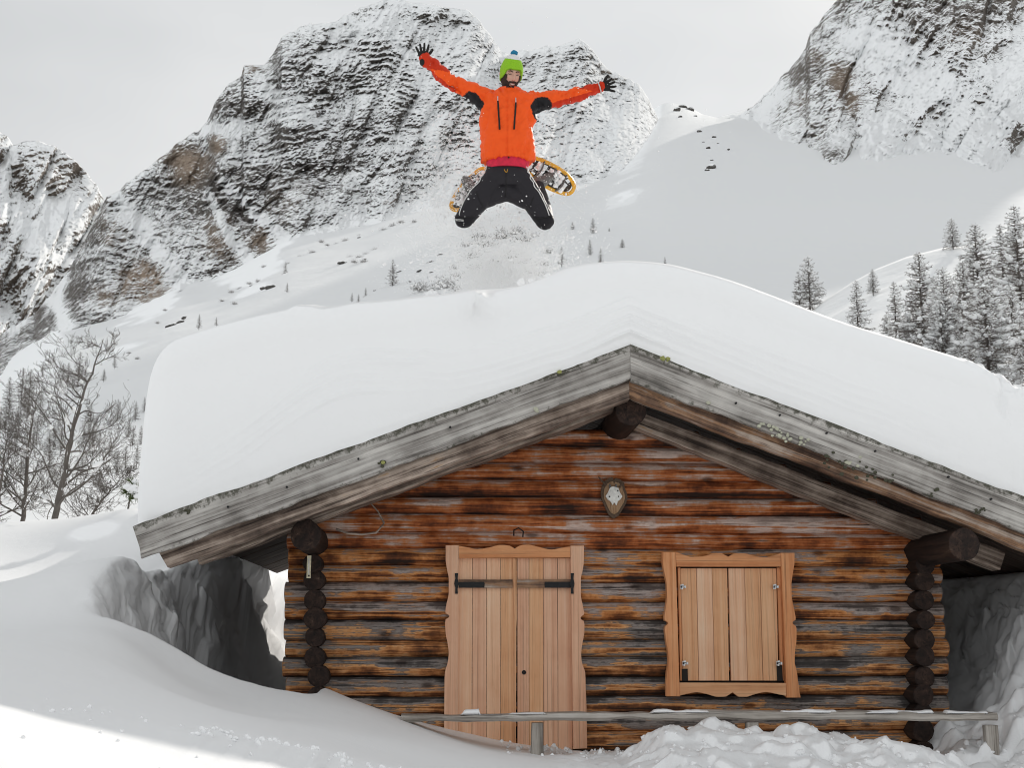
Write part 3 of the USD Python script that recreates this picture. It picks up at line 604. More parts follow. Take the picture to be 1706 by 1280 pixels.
# wall logs: the dark joints read off the photograph
joints = [716, 744, 771, 800, 829, 858, 887.5, 915, 943.5, 971, 1003, 1034, 1067, 1096, 1128.5, 1160, 1191, 1220, 1251, 1282]
zj = [float(at(1050, y, -0.08)[2]) for y in joints]
xl_wall, xr_wall = at(478, 1000, -.1)[0], at(1574, 1000, -.1)[0]
for i in range(len(zj) - 1):
    z0, z1 = zj[i], zj[i + 1]; zc, r = (z0 + z1) / 2, (z0 - z1) / 2
    lim_l = RX - (RZ - 0.36 - z1) / SL; lim_r = RX + (RZ - 0.36 - z1) / SR
    x0, x1 = max(xl_wall + rng.uniform(-.02, .02), lim_l), min(xr_wall + rng.uniform(-.025, .025), lim_r)
    if i >= 7: x0 = max(x0, xl_wall - .02)
    m = (LOG_REDS if i < 7 else (LOG_MIDS if i < 11 else LOG_GREYS))[int(rng.integers(0, 3))]
    piece('wall_log', log_mesh(x1 - x0, r * 1.28, 100 + i, taper=rng.uniform(-.05, .05), squash=.845, wob=.006), frame_of((x0, 0, zc), (x1, 0, zc)), m, cabin, 50)
from shapely.geometry import Polygon as _Poly
_bk = trimesh.creation.extrude_polygon(_Poly([(-2.3, -.25), (2.35, -.25), (2.35, zj[7]), (RX + .05, RZ - .42), (RX - .05, RZ - .42), (-2.3, zj[7])]), .04, engine='earcut')
_bk.vertices = np.array(_bk.vertices)[:, [0, 2, 1]] + [0, .02, 0]
_bk.invert()
obj('wall_backing', _bk, GAP, cabin)
# side wall logs, their ends standing out at the corners
cols = ((at(518, 950, -.28)[0], at(538, 1150, -.28)[0]), (at(1545, 960, -.3)[0], at(1538, 1230, -.3)[0]))
for side, (xt, xb) in enumerate(cols):
    for i in range(7, len(zj) - 1):
        zc = zj[i + 1] + 0.01 if side == 0 else zj[i + 1] + 0.005
        r = 0.079 + rng.uniform(-.006, .006)
        x = xt + (xb - xt) * (zj[7] - zc) / (zj[7] - zj[-1]) + rng.uniform(-.012, .012)
        y0 = -0.25 + rng.uniform(-.03, .03)
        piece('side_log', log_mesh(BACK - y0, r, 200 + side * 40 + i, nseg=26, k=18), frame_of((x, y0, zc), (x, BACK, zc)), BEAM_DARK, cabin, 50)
for i in range(8):
    zc = zj[-1] + i * .2
    piece('rear_log', log_mesh(4.9, .11, 300 + i, nseg=12, k=10), frame_of((-2.5, BACK - .2, zc), (2.45, BACK - .2, zc)), LOG_GREY, cabin, 50)
# purlins
for (px, py, yf, r) in ((1051, 685, -.80, .118), (508, 892, -.74, .113), (1607, 908, -1.0, .118)):
    p = at(px, py, yf)
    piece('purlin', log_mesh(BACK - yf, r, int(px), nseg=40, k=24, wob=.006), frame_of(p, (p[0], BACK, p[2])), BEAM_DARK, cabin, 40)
# roof boards over the rafters, running from eave to ridge
nb = 22
for side in (-1, 1):
    xe = XL + .25 if side < 0 else XR
    a = np.array([xe, 0, roof_z(xe) - .17]); b = np.array([RX, 0, RZ - .17])
    for j in range(nb):
        y0 = YF + .05 + (BACK + .4 - YF) / nb * (j + .5)
        wdt = (BACK + .4 - YF) / nb
        piece('roof_board', board_mesh(np.linalg.norm(b - a), wdt - .008, .03, 400 + j, nseg=6), frame_of(a + [0, y0, rng.uniform(-.004, .004)], b + [0, y0, 0]), ROOF_BOARD, cabin)
# edge boards (fascia): long weathered boards with a mitre at the ridge
def slope_board(side, xe, y, drop, w, h, name, m, seed, rough=0.008, spots=False, nseg=70, cut_e=0.0, xr=None):
    xr = RX if xr is None else xr
    s = SL if side < 0 else SR
    a = np.array([xe, y, roof_z(xe) - drop - h]); b = np.array([xr, y, roof_z(xr) - drop - h])
    L = np.linalg.norm(b - a); hh = h * math.cos(math.atan(s))
    mesh = board_mesh(L, w, hh, seed, nseg, rough=rough, cut0=cut_e, cut1=hh * s if xr == RX else 0.0)
    v = mesh[0]
    M = frame_of(a, b)
    if side > 0: mesh = (v * [1, -1, 1], mesh[1][:, ::-1])
    at_ = None
    if spots:
        e = np.clip(v[:, 2] / hh, 0, 1); x = v[:, 0] / L
        at_ = {'edge': e}
    return piece(name, mesh, M, m, cabin, False, at_)
slope_board(-1, XL, YF + .03, 0.0, .055, .262, 'fascia_board', FASCIA, 501, .026, True, 220, cut_e=.05)
slope_board(1, XR, YF + .03, 0.0, .055, .262, 'fascia_board', FASCIA, 503, .024, True, 220)
xe_l = at(282, 930, -.93)[0]
slope_board(-1, xe_l, YF + .14, .225, .11, .165, 'rafter', RAFTER, 511, .02, cut_e=-.03)
slope_board(1, XR, YF + .14, .215, .11, .150, 'rafter', RAFTER_WARM, 513, .02)
slope_board(-1, at(330, 950, -.7)[0], -.60, .215, .14, .19, 'rafter', RAFTER, 521, .02)
slope_board(-1, at(400, 955, -.7)[0], -.20, .215, .16, .155, 'rafter', RAFTER, 523, .02)
slope_board(1, at(1660, 965, -.2)[0], -.20, .30, .16, .155, 'rafter', RAFTER, 525, .02)
# lichens and moss along the fascia
def lumps(name, spots, m, seed):
    g = np.random.default_rng(seed)
    b = Bag()
    for px, py, s, n in spots:
        for _ in range(n):
            p = at(px + g.normal(0, s), py + g.normal(0, s * .6), YF + g.uniform(-.012, 0))
            c = trimesh.creation.icosphere(1, g.uniform(.006, .015)); c.vertices = np.array(c.vertices) * [1.2, .5, 1] + p
            b.add(c)
    tag(obj(name, b.mesh(), m, cabin, True), kind='stuff')
lumps('lichen', [(1104, 597, 3, 5), (1113, 598, 3, 4), (934, 621, 2, 3), (636, 772, 3, 3)], LICHEN, 1)
lumps('lichen', [(1290, 714, 5, 9), (1298, 722, 6, 8), (1272, 708, 3, 3), (1180, 672, 2, 2), (895, 684, 3, 4), (1312, 729, 6, 6), (1340, 738, 10, 6), (1420, 772, 12, 5)], LICHEN_PALE, 2)
lumps('moss_tuft', [(1378, 762, 5, 6), (1484, 800, 5, 8), (1556, 822, 5, 6), (1635, 850, 5, 7), (635, 774, 3, 5), (312, 852, 4, 7), (1410, 772, 14, 8), (1455, 790, 16, 8)], MOSS, 3)
# small bolts on the edge board
for px, py in ((380, 845), (478, 812), (597, 765), (750, 712), (1226, 672), (1299, 692), (1377, 722), (1458, 752), (1580, 795), (1651, 832)):
    p = at(px, py, YF - .004)
    c = trimesh.creation.cylinder(.008, .02, sections=8); c.apply_transform(trimesh.transformations.rotation_matrix(np.pi / 2, [1, 0, 0])); c.apply_translation(p)
    obj('bolt', c, IRON, cabin)

# ---- door
def W(px, py, y=-.14): 
    p = at(px, py, y); return (p[0], p[2])
def wavy(pts, y):
    return [W(px, py, y) for px, py in pts]
s6 = lambda pts: [(680 + x / 2.509, 860 + y / 2.509) for x, y in pts]
DY = -.115
door = obj('door', trimesh.creation.box(bounds=[[W(765, 1250)[0], DY + .035, W(850, 1262)[1]], [W(950, 1250)[0], DY + .06, W(850, 930)[1]]]), GAP, cabin)
tops = [209, 268, 328, 387, 437]; 
lefts = [(209, 266.5), (268.5, 326.5), (328.5, 385.5), (387.5, 448)]
rights = [(457, 504.5), (506.5, 564), (566, 625), (627, 685)]
bot = 992
for i, (a, b) in enumerate(lefts + rights):
    da, db = (a - 449) * .016, (b - 449) * .016
    m = (LARCH_PALE, LARCH_PINK, LARCH_PALE, LARCH, LARCH_PINK, LARCH, LARCH_PINK, LARCH_PINK)[i]
    off = rng.uniform(0, .004)
    flat_piece(wavy(s6([(a - da * .3, 177), (b - db * .3, 177), (b + db * .3, bot), (a + da * .3, bot)]), DY), DY + off, DY + .032 + off, 'plank', m, door)
flat_piece(wavy(s6([(437, 178), (453, 178), (455, 430), (452, 470), (450, 990), (446, 990), (444, 430)]), DY - .012), DY - .014, DY - .001, 'closing_strip', LARCH, door)
for (a, b) in ((212, 436), (455, 680)):
    flat_piece(wavy(s6([(a, 266), (b, 266), (b, 301), (a, 301)]), DY - .02), DY - .026, DY - .002, 'batten', RAFTER_WARM, door, 'x')
for (pts) in ([(200, 276), (318, 276), (320, 284), (318, 301), (200, 301)], [(690, 276), (572, 276), (570, 284), (572, 301), (690, 301)]):
    flat_piece(wavy(s6(pts), DY - .03), DY - .032, DY - .027, 'strap_hinge', IRON, door, 'x')
for x0 in (195, 679):
    flat_piece(wavy(s6([(x0, 240), (x0 + 14, 240), (x0 + 12, 262), (x0 + 16, 284), (x0 + 12, 306), (x0 + 13, 326), (x0 + 1, 326), (x0 + 2, 300), (x0 - 3, 284), (x0 + 2, 262)]), DY - .05), DY - .054, DY - .049, 'strap_hinge', IRON, door, 'z')
kn = trimesh.creation.torus(.013, .004, 14, 6); kn.apply_transform(trimesh.transformations.rotation_matrix(np.pi / 2, [1, 0, 0])); kn.apply_translation(at(873, 1121, DY - .003))
obj('keyhole_ring', kn, IRON, door)
kh = trimesh.creation.cylinder(.012, .006, sections=12); kh.apply_transform(trimesh.transformations.rotation_matrix(np.pi / 2, [1, 0, 0])); kh.apply_translation(at(873, 1121, DY - .003))
obj('keyhole', kh, GAP, door)
def curve_pts(pts, n=5):
    """Smooth curve through the points (pixels)."""
    p = np.array(pts, float); d = np.r_[0, np.cumsum(np.hypot(*np.diff(p, axis=0).T))]
    f = PchipInterpolator(d, p, axis=0)
    return [tuple(q) for q in f(np.linspace(0, d[-1], n * len(p)))]
FY0, FY1 = DY - .045, DY + .01
fl = curve_pts([(157, 123), (157, 180), (163, 225), (170, 262), (170, 320), (160, 370), (155, 400)]) + curve_pts([(157, 408), (172, 420), (157, 432)], 3) + curve_pts([(154, 450), (157, 490), (166, 540), (170, 575), (165, 615), (154, 655), (152, 700), (150, 980)])
flat_piece(wavy(s6(fl + [(208, 980), (211, 123)]), FY0), FY0, FY1, 'door_frame_board', LARCH_PINK, door)
fr = curve_pts([(735, 125), (735, 180), (730, 225), (722, 262), (722, 330), (730, 375), (736, 405)]) + curve_pts([(734, 414), (721, 427), (734, 440)], 3) + curve_pts([(737, 455), (736, 490), (727, 540), (723, 580), (728, 620), (740, 655), (742, 700), (748, 972)])
flat_piece(wavy(s6(fr + [(691, 976), (679, 125)]), FY0), FY0, FY1, 'door_frame_board', LARCH_PINK, door)
ft = curve_pts([(211.8, 125), (245, 131), (290, 139), (340, 132), (385, 122), (425, 125)]) + [(445, 137)] + curve_pts([(465, 125), (500, 121), (545, 130), (600, 141), (640, 134), (678, 128)])
flat_piece(wavy(s6(ft + [(678.2, 174), (211.8, 176)]), FY0 + .004), FY0 + .004, FY1, 'door_frame_board', LARCH_RED, door, 'x')

# ---- shuttered window
WY = -.125
window = obj('shuttered_window', trimesh.creation.box(bounds=[[W(1128, 1000)[0], WY + .04, W(1200, 1142)[1]], [W(1306, 1000)[0], WY + .06, W(1200, 938)[1]]]), GAP, cabin)
# left edges at the top (217) and the bottom (690)
sh = [((1139, 1204), (1151, 1214)), ((1206, 1269), (1216, 1280)), ((1271, 1333), (1282, 1342)), ((1339, 1405), (1351, 1418)), ((1407, 1470), (1420, 1483)), ((1472, 1538), (1485, 1548))]
for i, ((ta, tb), (ba, bb)) in enumerate(sh):
    off = rng.uniform(0, .005)
    flat_piece(wavy(s6([(ta, 219), (tb, 219), (bb, 689), (ba, 689)]), WY), WY + off, WY + .034 + off, 'shutter_plank', (LARCH, LARCH_PALE, LARCH, LARCH_PALE, LARCH, LARCH)[i], window)
flat_piece(wavy(s6([(1127, 217), (1137, 217), (1148, 689), (1138, 689)]), WY), WY - .004, WY + .03, 'shutter_stile', LARCH_RED, window)
flat_piece(wavy(s6([(1541, 217), (1556, 217), (1571, 689), (1556, 689)]), WY), WY - .004, WY + .03, 'shutter_stile', LARCH_RED, window)
for pts in ([(1144, 640), (1168, 640), (1169, 690), (1145, 690)], [(1540, 625), (1562, 625), (1566, 690), (1543, 690)]):
    flat_piece(wavy(s6(pts), WY - .005), WY - .012, WY - .003, 'dark_stain_strip', GAP, window)
HY0, HY1 = WY - .05, WY + .012
wl = curve_pts([(1064, 152), (1064, 190), (1072, 240), (1081, 290), (1082, 340), (1076, 390), (1071, 425)]) + curve_pts([(1073, 438), (1087, 449), (1076, 460)], 3) + curve_pts([(1073, 475), (1078, 520), (1086, 570), (1088, 610), (1082, 655), (1079, 700), (1080, 755)])
flat_piece(wavy(s6(wl + [(1135, 755), (1118, 152)]), HY0), HY0, HY1, 'window_frame_board', LARCH_RED, window)
wr = curve_pts([(1615, 155), (1615, 190), (1608, 240), (1602, 290), (1604, 340), (1613, 390), (1620, 425)]) + curve_pts([(1619, 436), (1607, 447), (1620, 460)], 3) + curve_pts([(1624, 475), (1623, 520), (1617, 570), (1616, 610), (1625, 655), (1631, 700), (1640, 760)])
flat_piece(wavy(s6(wr + [(1583, 760), (1558, 155)]), HY0), HY0, HY1, 'window_frame_board', LARCH_RED, window)
wt = curve_pts([(1119, 152), (1150, 162), (1185, 172), (1230, 170), (1275, 158), (1310, 156)]) + [(1338, 171)] + curve_pts([(1362, 158), (1400, 157), (1450, 168), (1490, 173), (1530, 165), (1557, 157)])
flat_piece(wavy(s6(wt + [(1558, 212), (1121, 212)]), HY0 + .005), HY0 + .005, HY1, 'window_frame_board', LARCH_RED, window, 'x')
wb = curve_pts([(1136, 752), (1170, 744), (1205, 738), (1250, 746), (1295, 757), (1330, 755)]) + [(1357, 738)] + curve_pts([(1380, 756), (1410, 757), (1450, 746), (1495, 737), (1540, 745), (1580, 753)])
flat_piece(wavy(s6([(1134, 698), (1580, 700)] + wb[::-1]), HY0 + .005), HY0 + .005, HY1, 'window_frame_board', LARCH, window, 'x')
for hx, hy in ((1148, 297), (1535, 297), (1157, 617), (1550, 617)):
    b = Bag()
    c0 = at(*s6([(hx, hy)])[0], HY0 + .02)
    for dx, dz, w_, h_ in ((0, 0, .034, .016), (-.012, 0, .014, .034), (.016, .0, .018, .02), (0, .012, .014, .018)):
        q = trimesh.creation.box([w_, .006, h_]); q.apply_translation(c0 + [dx, 0, dz]); b.add(q)
    for dx, dz in ((-.006, .014), (-.006, -.014), (.014, 0)):
        q = trimesh.creation.cylinder(.006, .014, sections=8); q.apply_transform(trimesh.transformations.rotation_matrix(np.pi / 2, [1, 0, 0])); q.apply_translation(c0 + [dx, -.004, dz]); b.add(q)
    obj('hinge', b.mesh(), ZINC, window)
hk = np.array([at(856, 893, -.1), at(856, 884, -.13), at(864, 880, -.14), at(872, 886, -.13), at(871, 895, -.1)])
obj('iron_hook', tube(hk, .006, 6), IRON, cabin, True)

# ---------------------------------------------------------------- snow cushion on the roof
sky_l = [(243, 745), (246, 700), (251, 655), (257, 622), (264, 598), (276, 580), (292, 568), (320, 557), (350, 547), (400, 533), (450, 521), (485, 514), (505, 507), (525, 507), (548, 510), (600, 503), (650, 499), (700, 493), (760, 487), (800, 483), (850, 478), (895, 465), (950, 444), (1000, 436.5), (1040, 434.5), (1100, 440), (1150, 451), (1200, 465), (1300, 502), (1400, 539), (1500, 569), (1560, 587), (1600, 599), (1632, 611), (1636, 622), (1660, 632), (1690, 640), (1715, 646), (1800, 680), (1900, 740), (1990, 850), (2010, 910)]
YS = YF + .42
sp = np.array([at(px, py, YS) for px, py in sky_l])
xs_top = np.concatenate([np.linspace(0, .02, 30), np.linspace(.021, 1, 620)])
dd = np.r_[0, np.cumsum(np.hypot(np.diff(sp[:, 0]), np.diff(sp[:, 2])))]
top = PchipInterpolator(dd, sp, axis=0)(xs_top * dd[-1])
# each column keeps its own x; columns of the steep left end share nearly the same x
xb = np.maximum.accumulate(top[:, 0])
zt = top[:, 2]
zr = roof_z(np.clip(xb, XL + .01, XR)) - .012
zt = np.maximum(zt, zr + .01)
n = len(xb)
NF, NA, NT = 78, 14, 46
s_end = np.minimum(xb - xb[0], xb[-1] - xb)
round_plan = .34 * (1 - np.sqrt(np.clip(1 - (1 - np.clip(s_end / .34, 0, 1)) ** 2, 0, 1)))
yf = YF + .01 + round_plan + .05 * fbm2(xb * .8, xb * 0, 3, 33)
rows = []
H = zt - zr
R = np.minimum(.26, H * .45)
v = np.linspace(0, 1, NF)
for k_ in range(NF):
    z = zr + (H - R - .05) * v[k_]
    bulge = -.05 * np.sin(np.pi * np.clip(v[k_] * 1.05, 0, 1)) - .012 * smooth(0, .1, v[k_])
    d = (z - zr) / 1.0
    # thin wind layers showing as little ledges, parallel to the roof edge
    lay = 0
    wv = .05 * fbm2(xb * 1.2, xb * 0 + 2, 4, 44) + .02 * fbm2(xb * 6, xb * 0, 2, 45)
    strength = np.exp(-((xb - RX - .25) / 1.2) ** 2) * (.5 + .9 * np.clip(fbm2(xb * 1.7, xb * 0 + d * 2, 3, 46) + .5, 0, 1)) + .8 * np.exp(-((xb + 2.2) / .7) ** 2)
    for dl in (.10, .17, .22, .29, .36):
        dl2 = dl + wv + (.28 + .1 * (xb + 2.2)) * np.exp(-((xb + 2.2) / .7) ** 2) * (1.0 + .6 * dl)
        lay = lay + np.where(d < dl2, smooth(dl2 - .035, dl2, d), smooth(dl2 + .012, dl2, d)) * -.014 * np.clip(.2 + 2.2 * (fbm2(xb * 1.6 + dl * 40, xb * 0 + dl * 9, 3, 49) + .25), 0, 1.3)
    y = yf + bulge + lay * strength + .03 * fbm2(xb * 1.5, z * 1.5, 3, 47) + .006 * fbm2(xb * 9, z * 9, 3, 48)
    rows.append(np.stack([xb, y, z], -1))
y_l, z_l = rows[-1][:, 1], rows[-1][:, 2]
for k_ in range(1, NA + 1):
    a = np.pi / 2 * k_ / NA
    rows.append(np.stack([xb, y_l + R * 1.5 * (1 - np.cos(a)), z_l + (R + .05) * np.sin(a) * (1 - .18 * (k_ / NA) ** 2)], -1))
y_l, z_l = rows[-1][:, 1].copy(), rows[-1][:, 2].copy()
YB = BACK + .55
for k_ in range(1, NT + 1):
    t = (k_ / NT) ** 1.6
    y = y_l + (YB - y_l) * t
    z = z_l + (zt + .02 * 0 - z_l) * smooth(0, .5, y - y_l) + .10 * smooth(.0, 2.0, y - y_l) * smooth(0, .4, s_end) - .9 * H * smooth(YB - .7, YB, y) ** 2 * .6
    rough_ = .10 * smooth(.05, .5, y - y_l) * np.exp(-((xb + .95) / .5) ** 2) * np.abs(fbm2(xb * 7, y * 7, 3, 49)) * 2
    edge_r = .09 * smooth(2.3, 3.2, xb) * np.abs(fbm2(xb * 6, y * 6 + xb * 2, 4, 50)) * 2 * smooth(.0, .2, y - y_l)
    z = z + .035 * fbm2(xb * 1.2, y * 1.2, 3, 51) + rough_ + edge_r
    rows.append(np.stack([xb, y, np.maximum(z, zr + .005)], -1))
rows.append(np.stack([xb, 0 * xb + YB, zr], -1))
RS = np.array(rows)
# broken lip at the right end of the cushion
lipz = smooth(-.32, -.05, RS[..., 2] - zt[None]) * smooth(at(1560, 590, YS)[0], at(1640, 612, YS)[0], RS[..., 0]) * (RS[..., 1] < 1.2)
br = np.abs(fbm2(RS[..., 0] * 7 + RS[..., 1] * 3, RS[..., 2] * 7 + RS[..., 1] * 5, 4, 57)) * 2
RS[..., 2] += lipz * .11 * (br - .35); RS[..., 1] -= lipz * .09 * (br - .3)
xc = at(1672, 680, YF)[0] + .06 * fbm2(RS[..., 2] * 5, RS[..., 2] * 0, 3, 58)
RS[..., 1] += .05 * np.exp(-((RS[..., 0] - xc) / .035) ** 2) * (RS[..., 1] < -.4) * smooth(at(1670, 720, YF)[2], at(1670, 660, YF)[2], RS[..., 2]) * (.5 + br)
# dent and little slide where he jumped off, at the crest
pd = at(795, 506, YF)
dent = np.exp(-((RS[..., 0] - pd[0]) / .10) ** 2 - ((RS[..., 2] - pd[2]) / .10) ** 2) * (RS[..., 1] < 0)
RS[..., 1] -= dent * (.10 + .30 * np.abs(fbm2(RS[..., 0] * 12, RS[..., 2] * 12, 3, 53)))
RS[..., 2] += dent * .03
nr, nc = RS.shape[:2]
f = grid_faces(nr, nc)
V = RS.reshape(-1, 3)
# ends and underside
capL, capR = np.arange(nr) + nr * nc, np.arange(nr) + nr * nc + nr
V = np.vstack([V, RS[:, 0], RS[:, -1], RS[:, 0].mean(0), RS[:, -1].mean(0)])
f = np.vstack([f, np.stack([capL[:-1], capL[1:], np.full(nr - 1, len(V) - 2)], -1), np.stack([capR[1:], capR[:-1], np.full(nr - 1, len(V) - 1)], -1),
               np.stack([np.arange(nc - 1), np.arange(nc - 1) + (nr - 1) * nc, np.arange(1, nc)], -1), np.stack([np.arange(1, nc), np.arange(nc - 1) + (nr - 1) * nc, np.arange(1, nc) + (nr - 1) * nc], -1)])
o = obj('roof_snow', (V, f), SNOW, None, True)
tag(o, 'thick smooth cushion of snow lying on the cabin roof', 'snow')

# ---------------------------------------------------------------- bench in front of the wall
bench = thing('bench', 'long weathered plank bench half buried in snow before the cabin', 'bench')
BY = -.86
p0, p1 = at(668, 1199, BY), at(1663, 1197, BY)
zm = float(at(1200, 1187.5, BY)[2])
L = p1[0] - p0[0]
bm = board_mesh(L, .24, .052, 601, 120, bevel=.016, rough=.022)
bv = bm[0].copy(); bv[:, 2] += -.014 * np.abs(bv[:, 0] / L - .45) * 2 + .012 * fbm2(bv[:, 0] * 1.1, bv[:, 0] * 0, 3, 66)
piece('seat', (bv, bm[1]), frame_of((p0[0], BY + .12, zm - .052), (p1[0], BY + .12, zm - .052)), BENCH, bench, 30)
for px, py0, py1, w_ in ((895, 1204, 1262, .085), (1254, 1203, 1250, .085), (1654, 1208, 1272, .085)):
    q0 = at(px, py1, BY + .05); q1 = at(px, py0, BY + .05)
    piece('leg', board_mesh(q1[2] - q0[2] - .004, .07, w_, 610 + px, 5, rough=.01), np.array([[0, 0, 1, q0[0] - w_ / 2], [0, 1, 0, q0[1]], [1, 0, 0, q0[2]], [0, 0, 0, 1.0]]) @ np.diag([1, -1, 1, 1.0]), BENCH, bench)
g = np.random.default_rng(12)
def snow_strip(name, px0, px1, thick, label, seed):
    a, b = at(px0, 1190, BY)[0], at(px1, 1190, BY)[0]
    nx, nt = max(10, int((b - a) / .012)), 9
    x = np.linspace(a, b, nx); u = np.linspace(-1, 1, nt)
    th = thick * smooth(0, .03, x - a) * smooth(0, .03, b - x) * (.45 + 1.1 * np.clip(meshkit.fbm(np.stack([x * 9, 0 * x + seed, 0 * x], -1), 3, seed), 0, 1)) * (meshkit.fbm(np.stack([x * 4, 0 * x + seed, 0 * x], -1), 2, seed + 1) > .36)
    y = BY + .055 + .055 * u[None] * (.6 + .6 * meshkit.noise(np.stack([x * 8, 0 * x, 0 * x], -1), seed)[:, None])
    zz = zm - .004 - .014 * np.abs((x - p0[0]) / L - .45)[:, None] * 2 + th[:, None] * np.sqrt(np.clip(1 - u[None] ** 2, 0, 1))
    rings = np.stack([np.broadcast_to(x[:, None], zz.shape), y, zz], -1)
    o = obj(name, loft(rings, True, True), SNOW, None, True)
    return tag(o, label, 'snow')
snow_strip('snow_strip', 768, 840, .05, 'flat slab of snow on the bench in front of the door', 3)
snow_strip('snow_strip', 848, 912, .014, 'thin patch of snow on the bench right of the flat slab', 5)
snow_strip('snow_strip', 1085, 1400, .022, 'long ragged strip of snow on the bench below the shuttered window', 8)
snow_strip('snow_strip', 1440, 1652, .02, 'ragged snow bits on the right end of the bench', 14)

# ---------------------------------------------------------------- trees
BARK = plain('larch_bark', (0.075, 0.062, 0.055), 0.95, scale=4.0)
TWIG = plain('larch_twigs', (0.155, 0.135, 0.12), 0.95, scale=3.0)
BIRCH = plain('bare_bark', (0.125, 0.11, 0.098), 0.9, scale=12.0)
PINE = plain('pine_needles', (0.075, 0.10, 0.028), 0.8, scale=30.0)
ROCKM = mat('snow_dusted_rock', {'g': ('geometry', {}), 'sep': ('separate_xyz', {}), 'n': ('noise_texture', {'scale': .9, 'detail': 6.0, 'roughness': .7}),
    'a': ('math', {'math_type': 'multiply_add', 'value2': 2.2}), 'h': ('map_range', {'range_type': 'smoothstep', 'from_min': 1.35, 'from_max': 1.6, 'clamp': True}),
    'r': ('rgb_ramp', {'ramp': [(0.3, (0.03, 0.029, 0.028)), (0.65, (0.15, 0.14, 0.13))]}), 'c': ('mix', {'color2': (0.92, 0.93, 0.935)}), 'p': ('principled_bsdf', {'roughness': .95})},
    [('g.normal', 'sep.vector'), ('g.position', 'n.vector'), ('n.fac', 'a.value1'), ('sep.z', 'a.value3'), ('a.value', 'h.value'), ('n.fac', 'r.fac'), ('h.result', 'c.fac'), ('r.color', 'c.color1'), ('c.color', 'p.base_color')])

def larch(seed, H, nbr, twigs, width, snow):
    """Bare winter larch: trunk, drooping branches full of short twigs, snow lying along the branches."""
    g = np.random.default_rng(seed)
    trunk = tube([(g.normal(0, .01) * H * t, g.normal(0, .01) * H * t, H * t) for t in np.linspace(-.04, 1, 9)], H * .016 * (1 - np.linspace(0, .97, 9)), 6)
    V, F, n = [], [], 0
    SV, SF, sn = [], [], 0
    def blade(p, q, w):
        nonlocal n
        p, q = np.atleast_2d(p), np.atleast_2d(q)
        d = unit(q - p); a = unit(np.cross(d, g.normal(size=p.shape))); b = np.cross(d, a)
        tri = np.stack([p + a * w, p + (-.5 * a + .87 * b) * w, p + (-.5 * a - .87 * b) * w, q], 1)
        m = len(p); i = np.arange(m)[:, None] * 4 + n
        V.append(tri.reshape(-1, 3)); F.append(np.concatenate([i + [0, 1, 3], i + [1, 2, 3], i + [2, 0, 3]])); n += 4 * m
    def stick(pts, r):
        nonlocal n
        v, f = tube(pts, r, 3, False); V.append(v); F.append(f + n); n += len(v)
    for k in range(nbr):
        u = (k + g.uniform(0, 1)) / nbr
        h = H * (0.08 + 0.9 * u ** 0.9)
        L = H * width * ((1 - h / H) ** 0.68 + .04) * g.uniform(.65, 1.15)
        az = k * 2.39996 + g.normal(0, .3)
        out = np.array([math.cos(az), math.sin(az), 0])
        s = np.linspace(0, 1, 6)
        up0 = g.uniform(-.05, .25) + .35 * (h / H)
        pts = np.array([0, 0, h]) + out * L * s[:, None] + np.array([0, 0, 1]) * (L * (up0 * s - .42 * s ** 2 + .34 * s ** 3))[:, None]
        pts += np.cross(out, [0, 0, 1]) * (g.normal(0, .06) * L * s ** 2)[:, None]
        stick(pts, H * .0062 * (1 - .75 * s) * (.6 + L / (H * width)))
        m = max(4, int(twigs * L / (H * width) + 3))
        t = g.uniform(.12, 1, m); j = np.clip((t * 5).astype(int), 0, 4); fr = t * 5 - j
        base = pts[j] + (pts[j + 1] - pts[j]) * fr[:, None]
        side = np.cross(out, [0, 0, 1]) * g.choice([-1, 1], m)[:, None]
        d = side * g.uniform(.4, 1, m)[:, None] + out * g.uniform(.1, .9, m)[:, None] + np.array([0, 0, 1]) * g.uniform(-.8, .35, m)[:, None]
        l = L * g.uniform(.16, .38, m) * (1.15 - .5 * t)
        tip = base + unit(d) * l[:, None]
        blade(base, tip, H * .0027)
        mid = base + (tip - base) * .5
        d2 = unit(d) + g.normal(0, .7, d.shape)
        blade(mid, mid + unit(d2) * (l * .6)[:, None], H * .0022)
        blade(base + (tip - base) * .75, tip + g.normal(0, .25, d.shape) * l[:, None], H * .0021)
        if g.uniform() < snow:
            a, b = sorted(g.uniform(.15, 1.0, 2))
            ss = np.linspace(a, min(1, max(b, a + .3)), 5)
            q = np.stack([np.interp(ss, s, pts[:, i]) for i in range(3)], -1) + [0, 0, H * .004]
            v, f = tube(q, H * .0115 * (.4 + np.sin(np.linspace(.2, 2.9, 5))) * g.uniform(.6, 1.5) * (.5 + L / (H * width)), 5)
            SV.append(v); SF.append(f + sn); sn += len(v)
            ms = int(m * 1.0 * snow)
            if ms:
                cc = base[:ms] + (tip - base)[:ms] * .5 + [0, 0, H * .003]
                o6 = np.array([(1, 0, 0), (-1, 0, 0), (0, 1, 0), (0, -1, 0), (0, 0, .6), (0, 0, -.4)], float)
                fo = np.array([(0, 2, 4), (2, 1, 4), (1, 3, 4), (3, 0, 4), (2, 0, 5), (1, 2, 5), (3, 1, 5), (0, 3, 5)])
                v = cc[:, None] + o6[None] * (H * g.uniform(.005, .013, ms))[:, None, None]
                SV.append(v.reshape(-1, 3)); SF.append((fo[None] + (np.arange(ms) * 6)[:, None, None]).reshape(-1, 3) + sn); sn += 6 * ms
    return trunk, (np.vstack(V), np.vstack(F)), (np.vstack(SV), np.vstack(SF)) if SV else None

